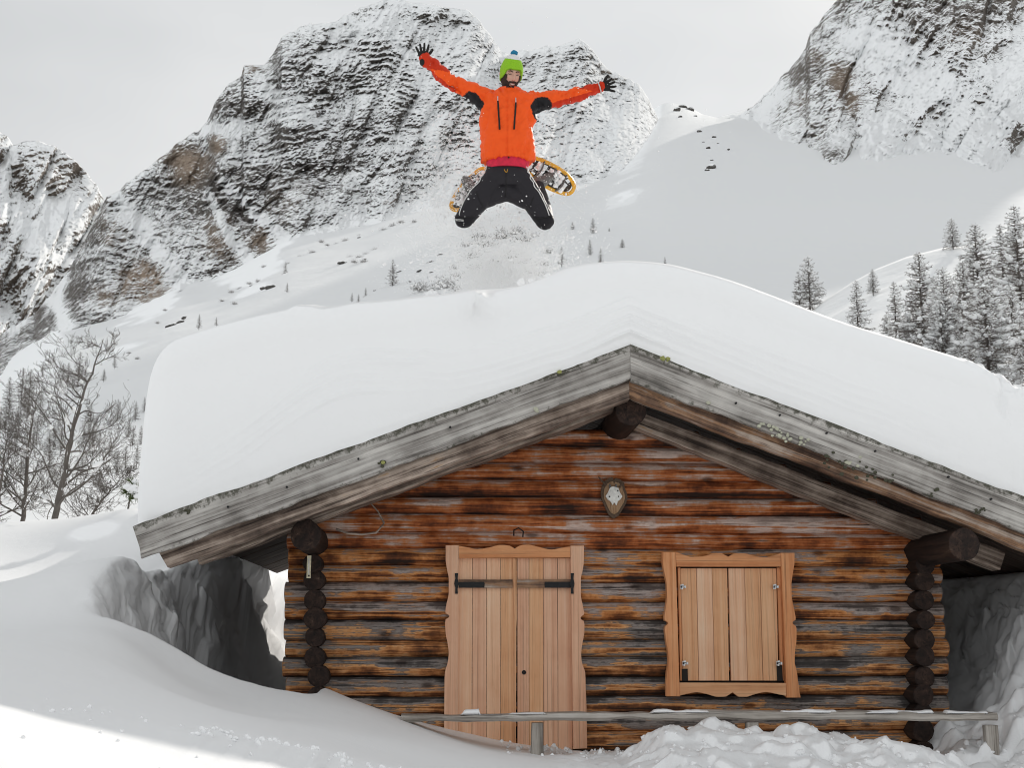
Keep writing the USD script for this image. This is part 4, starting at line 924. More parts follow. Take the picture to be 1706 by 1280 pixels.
VARIANTS = []
for k, (nbr, tw, wd, sw) in enumerate(((115, 22, .30, .8), (90, 18, .28, .65), (120, 24, .36, 1.0), (75, 16, .24, .45), (100, 24, .34, .95))):
    VARIANTS.append(larch(700 + k, 10.0, nbr, tw, wd, sw))
protos = {}
def plant_larch(k, base, H, label, group=None, rot=0.0, squeeze=1.0):
    s = H / 10.0
    if k not in protos:
        t = thing('larch_tree', label, 'tree', group, base)
        UsdGeom.Xformable(t).AddRotateZOp().Set(float(rot)); UsdGeom.Xformable(t).AddScaleOp().Set(Gf.Vec3f(s * squeeze, s * squeeze, s))
        tr, br, sn = VARIANTS[k]
        obj('trunk', tr, BARK, t, True); obj('branches', br, TWIG, t)
        if sn is not None: tag(obj('snow', sn, SNOW, t, True), kind='stuff')
        protos[k] = t.GetPath()
        return t
    return copy_of(protos[k], 'larch_tree', label, 'tree', group, base, rot, (s * squeeze, s * squeeze, s))

def tree_px(k, px, top, base, label, where, group=None, rot=None, squeeze=1.0):
    """A larch whose foot is seen at (px, base) and whose tip at (px, top)."""
    p = hill_at(px, base) if where == 'hill' else slope_at(px, base)
    if where != 'hill': p[2] = snowfield_z(p)
    r = math.hypot(p[0] - CAM[0], p[1] - CAM[1])
    H = float(at_r(px, top, r)[2] - p[2])
    plant_larch(k, p - [0, 0, .02 * H], H * 1.0, label, group, float(rng.uniform(0, 360)) if rot is None else rot, squeeze)

for k, px, top, base, sq, label in (
        (4, 1350, 424, 512, 1.0, 'snow dusted larch standing alone above the middle of the right roof slope'),
        (3, 1333, 448, 492, .9, 'tiny thin larch close against the left of the lone larch above the roof'),
        (1, 1430, 464, 556, 1.0, 'bare thin larch above the roof, second cluster from the lone one'),
        (2, 1455, 446, 492, .8, 'narrow little snowy larch on open snow behind the bare thin one'),
        (1, 1494, 466, 566, 1.0, 'bare larch with a clear trunk left of the tall dark larch'),
        (0, 1540, 414, 580, 1.05, 'tall dark larch with a pointed crown at the left of the wood'),
        (2, 1580, 440, 600, .95, 'pale snow laden larch between the tall dark larches'),
        (4, 1588, 361, 416, 1.0, 'lone small larch high on the crest of the snow hill'),
        (0, 1633, 368, 520, 1.1, 'tall wide larch rising behind the big snowy larch'),
        (1, 1672, 370, 470, 1.15, 'dark crooked larch with an open crown near the right edge'),
        (0, 1702, 336, 520, .9, 'tallest larch cut by the right edge of the view'),
        (2, 1648, 455, 628, 1.15, 'big larch with heavy snow on every branch by the end of the roof snow'),
        (2, 1572, 505, 606, 1.2, 'low bushy snow covered larch touching the roof line'),
        (2, 1515, 520, 582, 1.2, 'small snowy larch at the foot of the tall dark one'),
        (4, 1478, 522, 566, 1.0, 'little shrubby larch in front of the bare larch with a clear trunk'),
        (4, 1692, 470, 610, 1.1, 'snowy larch at the right edge below the tallest one'),
        (0, 1612, 430, 570, 1.0, 'dark larch half hidden behind the big snowy larch'),
        (2, 1720, 500, 660, 1.1, 'snow laden larch mostly outside the right edge'),
        (1, 1605, 470, 590, .9, 'thin larch between the pale one and the big snowy one')):
    tree_px(k, px, top, base, label, 'hill', squeeze=sq)

# the sparse larch wood on the left slope, seen behind the bare trees
g = np.random.default_rng(31)
spots = [(12, 626, 700), (35, 610, 676), (48, 613, 672), (70, 601, 632), (104, 604, 640), (112, 603, 650), (130, 584, 650), (141, 592, 640), (190, 590, 622), (172, 614, 650), (195, 664, 705), (225, 667, 706), (240, 660, 690),
         (251, 662, 690), (207, 690, 715), (246, 694, 726), (160, 688, 720), (95, 690, 740), (25, 700, 760), (60, 690, 745)]
while len(spots) < 62:
    x, b = g.uniform(-30, 235), g.uniform(660, 815)
    if b < 640 + max(0, (x - 60)) * .5: continue
    spots.append((x, b - g.uniform(38, 62), b))
OWN = ['bare larch at the left edge of the photo, lower than the next one', 'dark larch second from the left edge in the wood\'s upper row', 'larch just right of the dark second one in the upper row of the left wood', 'short larch with a small crown in the upper row left of the lone pointed one',
       'pointed little larch standing alone on the snow left of the leaning bare tree', 'narrow larch close beside the pointed little one left of the leaning tree', 'tallest larch of the left wood, behind the leaning bare tree', 'larch right against the tallest one of the left wood',
       'lone larch highest on the left slope, right of the leaning bare tree\'s top', 'larch behind the upper twigs of the leaning bare tree, below the lone one', 'larch in the gap midway between the leaning bare tree and the roof snow', 'thin larch left of the two that touch the roof snow',
       'larch touching the edge of the roof snow, left one of two', 'larch half hidden by the edge of the roof snow, right one of two', 'small larch below the gap between leaning tree and roof snow', 'dark larch lower down against the edge of the roof snow',
       'larch behind the right limbs of the leaning bare tree', 'dense larch directly behind the trunk of the leaning bare tree', 'larch behind the top of the low bush at the left edge', 'larch behind the stem of the shorter upright bare tree']
for k_, (x, t, b) in enumerate(spots):
    tree_px(int(g.choice([0, 1, 3, 3, 1])), x, t, b, OWN[k_] if k_ < len(OWN) else 'small bare larch low in the thin wood, crowded behind the bare trees', 'slope', 'larches of the thin wood on the left slope', squeeze=float(g.uniform(.8, 1.05)))
# scattered little trees on the open slope
for k, px, top, base, label in ((1, 654, 431, 476, 'dark little larch beside black rocks left below the jumping man'), (3, 586, 487, 512, 'thin larch, left one of a pair just above the roof snow'), (3, 597, 489, 512, 'thin larch, right one of a pair just above the roof snow'),
                                (3, 331, 522, 556, 'tiny larch near black rocks above the left end of the roof'), (3, 360, 527, 548, 'tiny larch right of the one by the black rocks'), (3, 475, 435, 457, 'faint tiny larch below the brown rock face'),
                                (3, 478, 470, 490, 'faint tiny larch lowest below the brown rock face'), (1, 936, 410, 446, 'small larch at the right of the snow spray'), (4, 954, 369, 384, 'small snowy larch right of the man\'s knee'), (1, 988, 362, 392, 'small larch right of the snowshoe, highest of the group'),
                                (1, 983, 398, 428, 'small larch in the middle of the group right of the man'), (3, 1001, 412, 440, 'thin crooked larch just above the roof crest'), (4, 1015, 379, 395, 'tiny larch on the open snow right of the man'), (4, 1037, 397, 415, 'tiny bushy larch farthest right of the group beside the man'),
                                (3, 1108, 427, 442, 'minute larch peeping over the roof crest'), (3, 609, 478, 497, 'tiny bare larch beside a black rock above the roof snow'), (3, 160, 655, 662, 'minute dark tree on the open left slope'), (3, 213, 640, 648, 'minute dark bush on the left slope near the roof snow')):
    tree_px(k, px, top, base, label, 'slope')

# dwarf shrubs on the slope and little dark rocks
def shrub(seed, n=300, R=1.0):
    g = np.random.default_rng(seed)
    c = g.normal(0, .42, (n, 3)) * [1, 1, .8]; c[:, 2] = np.abs(c[:, 2]) - .05
    d = unit(g.normal(size=(n, 3)) + [0, 0, .6]); l = g.uniform(.15, .4, n)[:, None]
    a = unit(np.cross(d, g.normal(size=(n, 3)))) * .018; b = np.cross(d, a)
    v = np.stack([c + a, c - .5 * a + .87 * b, c - .5 * a - .87 * b, c + d * l], 1).reshape(-1, 3)
    i = np.arange(n)[:, None] * 4
    sp = c[: n // 2] + [0, 0, .14]; o6 = np.array([(1, 0, 0), (-1, 0, 0), (0, 1, 0), (0, -1, 0), (0, 0, .7), (0, 0, -.4)], float)
    fo = np.array([(0, 2, 4), (2, 1, 4), (1, 3, 4), (3, 0, 4), (2, 0, 5), (1, 2, 5), (3, 1, 5), (0, 3, 5)])
    sv = (sp[:, None] + o6[None] * g.uniform(.04, .12, len(sp))[:, None, None]).reshape(-1, 3)
    return (v, np.concatenate([i + [0, 1, 3], i + [1, 2, 3], i + [2, 0, 3]])), (sv, (fo[None] + (np.arange(len(sp)) * 6)[:, None, None]).reshape(-1, 3))
shrub_proto = []
g = np.random.default_rng(8)
def plant_shrub(px, py, size_px, label, group):
    p = slope_at(px, py); p[2] = snowfield_z(p)
    r = math.hypot(p[0] - CAM[0], p[1] - CAM[1]); s = size_px * r / FPX
    k = int(g.integers(0, 3))
    for q in shrub_proto:
        if q[0] == k:
            return copy_of(q[1], 'shrub', label, 'shrub', group, p, float(g.uniform(0, 360)), (s, s, s * g.uniform(.7, 1.1)))
    t = thing('shrub', label, 'shrub', group, p)
    UsdGeom.Xformable(t).AddRotateZOp().Set(float(g.uniform(0, 360))); UsdGeom.Xformable(t).AddScaleOp().Set(Gf.Vec3f(s, s, s))
    tw, sn = shrub(900 + k)
    tag(obj('twigs', tw, TWIG, t), kind='stuff'); tag(obj('snow', sn, SNOW, t, True), kind='stuff')
    shrub_proto.append((k, t.GetPath()))
for px, py, s in [(745, 488, 26), (700, 496, 18), (722, 492, 16), (762, 470, 16), (790, 432, 22), (812, 412, 20), (838, 398, 22), (800, 398, 18), (860, 392, 18), (870, 405, 20), (780, 410, 16), (795, 452, 16), (850, 430, 18), (872, 440, 16), (888, 398, 16),
                  (905, 442, 16), (885, 462, 16), (903, 465, 14), (825, 442, 18), (915, 425, 12), (755, 450, 10), (768, 440, 9), (845, 462, 16), (730, 505, 14), (760, 495, 14)]:
    plant_shrub(px, py, s, 'snowy dwarf shrub behind the flying snow under the man', 'dwarf shrubs under the jumping man')
for px, py, s in [(600, 432, 9), (612, 425, 8), (590, 445, 7), (625, 418, 8), (606, 440, 8), (585, 430, 7), (640, 390, 8), (655, 384, 9), (668, 380, 7), (575, 408, 6), (560, 412, 6), (545, 418, 5), (600, 398, 6), (690, 380, 6), (400, 482, 7), (415, 478, 6), (385, 492, 6), (370, 505, 6), (430, 470, 6), (440, 448, 6),
                  (500, 430, 6), (520, 425, 7), (535, 412, 6), (480, 440, 5), (610, 500, 8), (215, 590, 5), (275, 520, 5), (262, 545, 5), (390, 515, 6), (228, 605, 5)]:
    plant_shrub(px, py, s, 'little snowy scrub patch on the open slope below the rock face', 'scrub patches on the open slope')
def boulder(seed):
    g = np.random.default_rng(seed); m = trimesh.creation.icosphere(2, 1.0); v = np.array(m.vertices)
    v *= (1 + .5 * (meshkit.fbm(v * 1.6 + seed, 3, seed) - .5))[:, None]
    return v, m.faces
RIB = [(1128, 186, 7, 5, 30), (1138, 180, 8, 5, -10), (1150, 185, 7, 6, 0), (1133, 196, 4, 3, 20), (1158, 196, 4, 3, 0), (1166, 226, 6, 3, -30), (1172, 242, 3, 4, 0), (1180, 250, 4, 3, 10), (1190, 236, 4, 3, 0), (1196, 244, 3, 3, 0), (1170, 262, 3, 3, 0), (1185, 288, 9, 5, 15), (1178, 292, 5, 3, 10), (1205, 240, 3, 2, 0), (1214, 252, 2.5, 2, 0), (1186, 272, 3, 2, 0), (1200, 262, 2.5, 2, 0)]
for i, (px, py, w, h, rot) in enumerate([(664, 454, 9, 4, 25), (671, 449, 5, 2.5, 40), (698, 455, 6, 2, 25), (716, 436, 9, 5, 25), (733, 424, 8, 3, 30), (719, 455, 5, 4, 0), (660, 493, 7, 4, 25), (624, 486, 3, 2.6, 0), (617, 507, 4, 2, 0), (676, 479, 2.5, 2, 0), (683, 473, 3, 2, 0), (695, 471, 2.2, 1.5, 0),
                                   (632, 411, 4, 2, 10), (608, 438, 3, 1.6, 0), (568, 444, 9, 2.5, 12), (450, 482, 11, 5, 15), (420, 478, 6, 3, 10), (284, 548, 12, 4, 20), (300, 540, 9, 4, 25), (306, 535, 6, 3, 30), (352, 536, 5, 2, 10), (598, 403, 4, 1.6, 10), (1025, 405, 3, 1.6, 0), (1210, 302, 1.6, 1.4, 0), (575, 442, 5, 2, 20), (438, 484, 7, 4, 10)] + RIB):
    p = slope_at(px, py); p[2] = snowfield_z(p)
    r = math.hypot(p[0] - CAM[0], p[1] - CAM[1])
    q = r / FPX
    v, f = boulder(i)
    v = v * [w * q * .8, w * q * .6, h * q * .8]
    c, s = math.cos(math.radians(rot)), math.sin(math.radians(rot))
    v = v @ np.array([[c, 0, s], [0, 1, 0], [-s, 0, c]])
    own = {0: 'dark rock right beside the little larch left below the man', 3: 'long thin dark rock near the snow spray', 4: 'long slanting dark rock, highest left of the snow spray', 6: 'largest dark rock just above the roof snow below the little larch', 14: 'flat dark rock left of the scrub below the cliff', 15: 'black rock outcrop highest above the left end of the roof', 17: 'long black rock lowest above the left end of the roof', 20: 'small dark rock beside the tiny larches above the roof\'s left end', 23: 'single tiny dark rock on the bare snowfield under the saddle', 22: 'tiny dark rock in the group of larches right of the man'}.get(i)
    side = 'left below the jumping man' if 500 < px < 1000 else ('on the saddle between the mountains' if px > 1000 else 'above the left end of the roof')
    o = obj('boulder', (v * (1.25 if px > 1100 else 1) + p, f), ROCKM, None, 50)
    tag(o, own or f'dark rock sticking out of the snow {side}', 'rock', f'dark rocks {side}')

# ---------------------------------------------------------------- bare trees and the pine sapling at the left
def bare_tree(name, label, lead, r0, seed, Y, spread=1.0):
    """lead: the leading stem's pixels from the foot up; limbs and twigs branch off it in all directions."""
    g = np.random.default_rng(seed)
    pts = np.array([at(px, py, Y + dy) for px, py, dy in lead])
    d = np.r_[0, np.cumsum(np.linalg.norm(np.diff(pts, axis=0), axis=1))]
    T = np.linspace(0, d[-1], 22); stem = PchipInterpolator(d, pts, axis=0)(T)
    L = d[-1]
    stem[1:-1] += g.normal(0, .012 * L / 3, (20, 3)) * [1, 1, .3]
    t = thing(name, label, 'tree')
    obj('trunk', tube(stem, r0 * (1 - .9 * T / L), 8), BIRCH, t, True)
    snow = Bag()
    n = 7
    def paths(p0, v, length, rise):
        q = [p0]
        for i in range(n):
            v = unit(v + g.normal(0, .17, v.shape) + np.array([0, 0, rise]))
            q.append(q[-1] + v * (length / n)[:, None])
        return np.stack(q, 1)
    def tubes(P, R, k):
        t = unit(np.gradient(P, axis=1)); a = unit(np.cross(t, [.3, .9, .2])); b = np.cross(t, a)
        th = np.linspace(0, 2 * np.pi, k, endpoint=False)
        V = P[:, :, None] + R[:, :, None, None] * (np.cos(th)[:, None] * a[:, :, None] + np.sin(th)[:, None] * b[:, :, None])
        m, q = P.shape[:2]
        i = np.arange(m * q * k).reshape(m, q, k); j = np.roll(i, -1, 2)
        A, B, C, D = i[:, :-1], j[:, :-1], j[:, 1:], i[:, 1:]
        return V.reshape(-1, 3), np.concatenate([np.stack([A, C, B], -1).reshape(-1, 3), np.stack([A, D, C], -1).reshape(-1, 3)])
    idx = np.concatenate([[i] * (1 if i % 2 else 2) for i in range(2, 21)])
    az = g.uniform(0, 2 * np.pi, len(idx)); f = T[idx] / L
    v = unit(np.stack([np.cos(az), np.sin(az) * .8, g.uniform(.15, .9, len(idx))], -1))
    P, le, r = stem[idx], L * g.uniform(.26, .55, len(idx)) * (1.05 - .75 * f) * spread, r0 * .42 * (1 - .7 * f)
    small = Bag()
    for depth in range(4):
        Q = paths(P, v, le, .05 if depth < 2 else .10)
        R = r[:, None] * (1 - .75 * np.linspace(0, 1, n + 1))
        mesh = tubes(Q, np.maximum(R, .0018), 5 if depth < 1 else 3)
        if depth == 0: limbs = mesh
        else: small.add(mesh)
        if depth < 2:
            for i in np.nonzero(g.uniform(0, 1, len(Q)) < (.75, .3)[depth])[0]:
                j, l = int(g.integers(1, n - 1)), le[i]
                c = trimesh.creation.icosphere(1, 1.0); ax = unit(Q[i, j + 1] - Q[i, j - 1])
                vv = np.array(c.vertices) * g.uniform(.5, 1.2)
                vv = vv[:, :1] * ax * l * .10 + vv[:, 1:2] * np.cross(ax, [0, 0, 1]) * min(.03, l * .06) + vv[:, 2:] * np.array([0, 0, min(.03, l * .05)])
                snow.add((vv + Q[i, j] + [0, 0, r[i] + .008], c.faces))
        if depth == 3: break
        keep = g.uniform(0, 1, (len(Q), n, 2)) < (.46, .36, .22)[depth]
        if depth == 2: keep[:, :, 1] = False
        pi, ni = np.nonzero(keep)[:2]
        dirn = unit(Q[pi, ni + 1] - Q[pi, ni])
        side = unit(np.cross(dirn, g.normal(size=dirn.shape)))
        P = Q[pi, ni + 1]; v = unit(dirn * .8 + side * g.uniform(.45, 1.1, len(pi))[:, None])
        fr = (ni + 1) / n
        le, r = le[pi] * g.uniform(.32, .7, len(pi)) * (1.1 - .4 * fr), r[pi] * .45 * (1.1 - .6 * fr)
    obj('limbs', limbs, BIRCH, t, True); tag(obj('twigs', small.mesh(), BIRCH, t), kind='stuff')
    if snow.n: tag(obj('snow', snow.mesh(), SNOW, t, True), kind='stuff')
bare_tree('bare_tree', 'tall leaning bare tree behind the left snow bank with fine twigs', [(90, 880, 0), (98, 830, .05), (110, 775, .1), (122, 715, .1), (140, 655, .2), (158, 605, .3), (172, 565, .3)], .040, 4, 5.0, .95)
bare_tree('bare_tree', 'shorter bare tree left of the tall leaning one, its stem upright', [(36, 885, 0), (42, 820, .1), (47, 760, .0), (55, 700, .2), (66, 650, .3)], .032, 9, 6.0, 1.0)
bare_tree('bare_tree', 'low spreading bare bush at the left edge of the photo', [(-12, 890, 0), (-2, 830, .1), (6, 770, .0), (14, 715, .2)], .026, 15, 5.6, 1.1)
bare_tree('bare_tree', 'low bare bush between the leaning tree and the roof snow', [(138, 885, 0), (160, 848, .1), (186, 815, .2), (214, 785, .3)], .02, 23, 5.4, 1.25)
sap = thing('pine_sapling', 'small green pine sapling capped with snow beside the left end of the roof snow', 'tree')
g = np.random.default_rng(3)
b0, b1 = at(212, 856, 3.0), at(221, 806, 3.0)
obj('stem', tube(np.linspace(b0, b1, 5), np.linspace(.012, .004, 5), 5), BIRCH, sap, True)
nd = Bag()
for c in (b0 * .35 + b1 * .65, b0 * .2 + b1 * .8 + [.06, 0, 0], b0 * .55 + b1 * .45, b1, b0 * .3 + b1 * .7 + [-.05, 0, .0], b0 * .45 + b1 * .55 + [.05, 0, 0]):
    for _ in range(46):
        d = unit(g.normal(size=3) + [0, 0, .9])
        nd.add(tube([c, c + d * g.uniform(.06, .11)], [.0035, .001], 3, False))
tag(obj('needles', nd.mesh(), PINE, sap), kind='stuff')
cp_ = Bag()
for q, s in ((b1 * .7 + b0 * .3 + [.02, -.02, .03], .062), (b1 + [.03, 0, .02], .04), (b1 * .5 + b0 * .5 + [.08, -.02, .02], .04), (b1 * .8 + b0 * .2 + [-.03, -.04, .02], .045)):
    c = trimesh.creation.icosphere(2, s); c.vertices = np.array(c.vertices) * [1, 1, .8] * (1 + .3 * (meshkit.noise(np.array(c.vertices) * 25, 3) - .5))[:, None] + q; cp_.add(c)
tag(obj('snow_cap', cp_.mesh(), SNOW, sap, True), kind='stuff')

# ---------------------------------------------------------------- the jumping man
YM = 0.45
J = lambda px, py, dy=0.0: at(px, py, YM + dy)
S = 2200 / (YM - CAM[1])                                  # pixels per metre at his distance
def proj(p):
    d = np.asarray(p, float) - CAM
    w = d @ FWD
    return 853 + FPX * (d @ RIGHT) / w, 640 - FPX * (d @ UP) / w
def ball(c, r, n=24):
    return m3d.Manifold.sphere(float(r), n).translate([float(x) for x in c])
def bone(a, ra, b, rb):
    return m3d.Manifold.batch_hull([ball(a, ra), ball(b, rb)])
def chain(pts, radii):
    return [bone(pts[i], radii[i], pts[i + 1], radii[i + 1]) for i in range(len(pts) - 1)]
def join(ms): return m3d.Manifold.batch_boolean(ms, m3d.OpType.Add)
def as_trimesh(m):
    q = m.to_mesh(); return trimesh.Trimesh(q.vert_properties[:, :3], q.tri_verts, process=True)
def to_manifold(v, f):
    t = trimesh.Trimesh(v, f, process=True); 
    if t.volume < 0: t.invert()
    return m3d.Manifold(m3d.Mesh(np.asarray(t.vertices, np.float32), np.asarray(t.faces, np.uint32)))
def soft(m, length, rounds=12):
    t = as_trimesh(m.refine_to_length(length))
    trimesh.smoothing.filter_taubin(t, lamb=.5, nu=.53, iterations=rounds)
    return t
def ellipses(rows, k=36, p=2.4, dy=0.0):
    """rows: (centre px, py, half width in pixels, half depth in metres, forward shift)."""
    th = np.linspace(0, 2 * np.pi, k, endpoint=False); out = []
    for cx, py, hw, hd, fw in rows:
        c = J(cx, py, dy - fw)
        cs, sn = np.cos(th), np.sin(th)
        x = np.sign(cs) * np.abs(cs) ** (2 / p) * hw / S; y = np.sign(sn) * np.abs(sn) ** (2 / p) * hd
        out.append(np.stack([c[0] + x, c[1] + y, 0 * x + c[2]], -1))
    return loft(np.array(out))

def cloth(name, color, color2=None, color3=None, rough=0.55):
    nodes = {'a': ('attribute', {'attribute': 'panel'}), 'b': ('attribute', {'attribute': 'patch'}), 'tc': ('texture_coordinate', {}), 'n': ('noise_texture', {'scale': 9.0, 'detail': 5.0, 'roughness': .6}), 'w': ('noise_texture', {'scale': 260.0, 'detail': 1.0}),
             'm1': ('mix', {'color1': color, 'color2': color2 or color}), 'm2': ('mix', {'color2': color3 or color}), 'bump': ('bump', {'strength': .35, 'distance': .02}), 'bump2': ('bump', {'strength': .15, 'distance': .002}),
             'p': ('principled_bsdf', {'roughness': rough, 'specular_ior_level': .16})}
    return mat(name, nodes, [('a.fac', 'm1.fac'), ('m1.color', 'm2.color1'), ('b.fac', 'm2.fac'), ('m2.color', 'p.base_color'), ('tc.object', 'n.vector'), ('tc.object', 'w.vector'), ('n.fac', 'bump.height'), ('w.fac', 'bump2.height'), ('bump.normal', 'bump2.normal'), ('bump2.normal', 'p.normal')])
ORANGE = cloth('orange_jacket', (0.90, 0.105, 0.014), (0.56, 0.034, 0.009), (0.016, 0.015, 0.017))
COLLAR_ORANGE = plain('orange_collar', (0.88, 0.10, 0.014), .55, bump=.05)
TROUSER = cloth('black_trousers', (0.026, 0.024, 0.028), (0.014, 0.013, 0.016), None, .6)
GLOVE = plain('black_glove', (0.02, 0.019, 0.018), .7, specular_ior_level=.2)
RED = plain('red_shirt', (0.62, 0.012, 0.05), .75, bump=.05)
BLUE = plain('blue_cloth', (0.10, 0.32, 0.55), .8)
GREEN = plain('green_wool', (0.27, 0.56, 0.015), .9, scale=220.0, bump=.5)
WHITEW = plain('white_wool', (0.74, 0.74, 0.74), .9, scale=220.0, bump=.4)
BLUEW = plain('blue_wool', (0.012, 0.20, 0.36), .9, scale=160.0, bump=.6)
DARKC = plain('dark_lining', (0.03, 0.012, 0.014), .8)
SKIN = mat('skin', {'tc': ('texture_coordinate', {}), 'n': ('noise_texture', {'scale': 40.0, 'detail': 3.0}), 'r': ('rgb_ramp', {'ramp': [(0.3, (0.50, 0.285, 0.215)), (0.7, (0.60, 0.365, 0.285))]}),
                    'p': ('principled_bsdf', {'roughness': .5, 'subsurface_weight': .15, 'subsurface_radius': (.01, .004, .002), 'subsurface_scale': .5})}, [('tc.object', 'n.vector'), ('n.fac', 'r.fac'), ('r.color', 'p.base_color')])
HAIR = plain('dark_brown_hair', (0.030, 0.018, 0.012), .8, scale=300.0, bump=.6)
LIP = plain('lips', (0.36, 0.13, 0.11), .5)
TOOTH = plain('teeth', (0.75, 0.72, 0.66), .3)
WHITEP = plain('white_piping', (0.72, 0.72, 0.70), .6)
YELLOW = plain('yellow_plastic', (0.72, 0.36, 0.018), .4, scale=14.0)
GREYP = plain('grey_plastic', (0.13, 0.125, 0.12), .5)
DECK = plain('snowshoe_deck', (0.03, 0.028, 0.028), .6)

man = thing('person', 'jumping man in orange jacket, black trousers and green bobble hat, arms spread wide', 'person')
# joints
neck, chest, belly = J(850, 158, .02), J(848, 190), J(846, 250)
sh_l, el_l, wr_l = J(806, 158, .02), J(750, 141, .0), J(708, 100, -.03)
sh_r, el_r, wr_r = J(892, 164, .02), J(947, 163, .0), J(1000, 146, -.03)
hip_l, kn_l, an_l = J(824, 305, .0), J(773, 365, -.06), J(792, 322, .40)
hip_r, kn_r, an_r = J(866, 305, .0), J(908, 368, -.06), J(896, 306, .40)
# head, facing the camera, bowed and turned a little
HC = J(851.5, 124, -.04)
e3 = unit(CAM - HC)
e1 = unit(np.cross([0, 0, 1], e3)); e2 = np.cross(e3, e1)
def rot(axis, ang, v):
    axis = unit(axis); c, s = math.cos(ang), math.sin(ang)
    return v * c + np.cross(axis, v) * s + axis * (axis @ v) * (1 - c)
roll, yaw_h, nod = math.radians(-8), math.radians(-14), math.radians(-4)
# e1 points to the image's right when seen from the camera
if e1 @ RIGHT < 0: e1, = (-e1,); e2 = np.cross(e3, e1)
if e2[2] < 0: e2 = -e2
for ax, an in ((e2, -yaw_h), (e3, roll)):
    e1, e2, e3 = (rot(ax, an, q) for q in (e1, e2, e3))
hd = lambda x, y, z: HC + (x * e1 + y * e2) * HS + z * e3
HS = 1.13
def head_shape(d):
    """Unit directions (n, 3) in the head's own axes to skin points."""
    x, y, z = d.T
    w = .076 * (1 - .30 * smooth(.0, -1, y) * smooth(-.2, .6, z + .2)) ; h = np.where(y > 0, .122, .128); dep = np.where(z > 0, .094, .10)
    p = np.stack([x * w, y * h, z * dep], -1)
    f = smooth(.2, .8, z)
    G = lambda cx, cy, sx, sy: np.exp(-((p[:, 0] - cx) / sx) ** 2 - ((p[:, 1] - cy) / sy) ** 2) * f
    dz = .030 * G(0, -.030, .011, .016) + .016 * G(0, -.005, .009, .022) + .008 * G(0, -.034, .020, .010)
    dz += -.012 * (G(-.031, .008, .014, .011) + G(.031, .008, .014, .011)) + .007 * (G(-.030, .030, .022, .008) + G(.030, .030, .022, .008))
    dz += .007 * G(0, -.068, .026, .010) + .012 * G(0, -.108, .022, .016) - .005 * G(0, -.088, .024, .007) + .005 * (G(-.042, -.022, .016, .018) + G(.042, -.022, .016, .018))
    p[:, 2] += dz
    return p * HS
ico = trimesh.creation.icosphere(5, 1.0)
hp = head_shape(unit(np.array(ico.vertices)))
head_v = HC + hp[:, :1] * e1 + hp[:, 1:2] * e2 + hp[:, 2:] * e3
ears = [m3d.Manifold.batch_hull([ball(hd(s * .078, .005, -.01), .010, 12), ball(hd(s * .077, -.03, -.005), .007, 12), ball(hd(s * .084, .0, -.02), .008, 12)]) for s in (-1, 1)]
def hand(wrist, direction, spread_dir, palm_len, angles, lens, r, curl, thumb_side, palm_normal, extra=0.0):
    """Palm and five fingers: angles fan the fingers within the palm's plane."""
    d, s = unit(direction), unit(spread_dir); s = unit(s - d * (d @ s)); nrm = unit(palm_normal - d * (d @ palm_normal))
    parts = []
    kn = [wrist + d * palm_len + s * o - d * abs(o) * .25 for o in (-.033, -.011, .011, .033)]
    parts.append(m3d.Manifold.batch_hull([ball(wrist + s * q, r * 1.5 + extra, 14) for q in (-.016, .016)] + [ball(k_, r * 1.25 + extra, 14) for k_ in kn]))
    for k_, a, l in zip(kn, angles, lens):
        v = unit(d * math.cos(a) + s * math.sin(a)); p = k_
        rr = r + extra
        for seg, cl in ((.45, .3), (.32, .9), (.25, 1.3)):
            vv = unit(v * math.cos(curl * cl) + nrm * math.sin(curl * cl)); q = p + vv * l * seg
            parts.append(bone(p, rr, q, rr * .92)); p, rr = q, rr * .92
    b = wrist + d * palm_len * .35 + s * thumb_side * .028
    v = unit(d * .55 + s * thumb_side * .9 + nrm * .25); q = b + v * .045; q2 = q + unit(v + d * .5) * .032
    parts += [bone(b, r * 1.3 + extra, q, r * 1.1 + extra), bone(q, r * 1.1 + extra, q2, r * .95 + extra)]
    return parts
hl = dict(wrist=wr_l + unit(wr_l - el_l) * .02, direction=J(706, 84, -.03) - J(707, 100, -.03), spread_dir=RIGHT, palm_len=.062, angles=(-.42, -.14, .10, .34), lens=(.058, .070, .074, .066), r=.0085, curl=.25, thumb_side=1, palm_normal=FWD * -1)
hr = dict(wrist=wr_r + unit(wr_r - el_r) * .02, direction=J(1018, 142, -.05) - J(1000, 146, -.03), spread_dir=UP, palm_len=.055, angles=(-.55, -.22, .08, .35), lens=(.066, .072, .068, .055), r=.0085, curl=.55, thumb_side=1, palm_normal=FWD * -1)
body = join([to_manifold(head_v, np.array(ico.faces)), *ears, bone(hd(0, -.06, -.03), .055, neck, .058),
             m3d.Manifold.batch_hull([ball(J(822, 175, .02), .075), ball(J(876, 177, .02), .075), ball(J(824, 258), .075), ball(J(868, 258), .075)]), *chain([sh_l, el_l, wr_l], [.045, .032, .024]), *chain([sh_r, el_r, wr_r], [.045, .032, .024]),
             *chain([hip_l, kn_l, an_l], [.055, .045, .03]), *chain([hip_r, kn_r, an_r], [.055, .045, .03]), m3d.Manifold.batch_hull([ball(hip_l, .055), ball(hip_r, .055), ball(belly, .08)]),
             *hand(**hl), *hand(**hr)])
bt = as_trimesh(body)
obj('body', bt, SKIN, man, True)
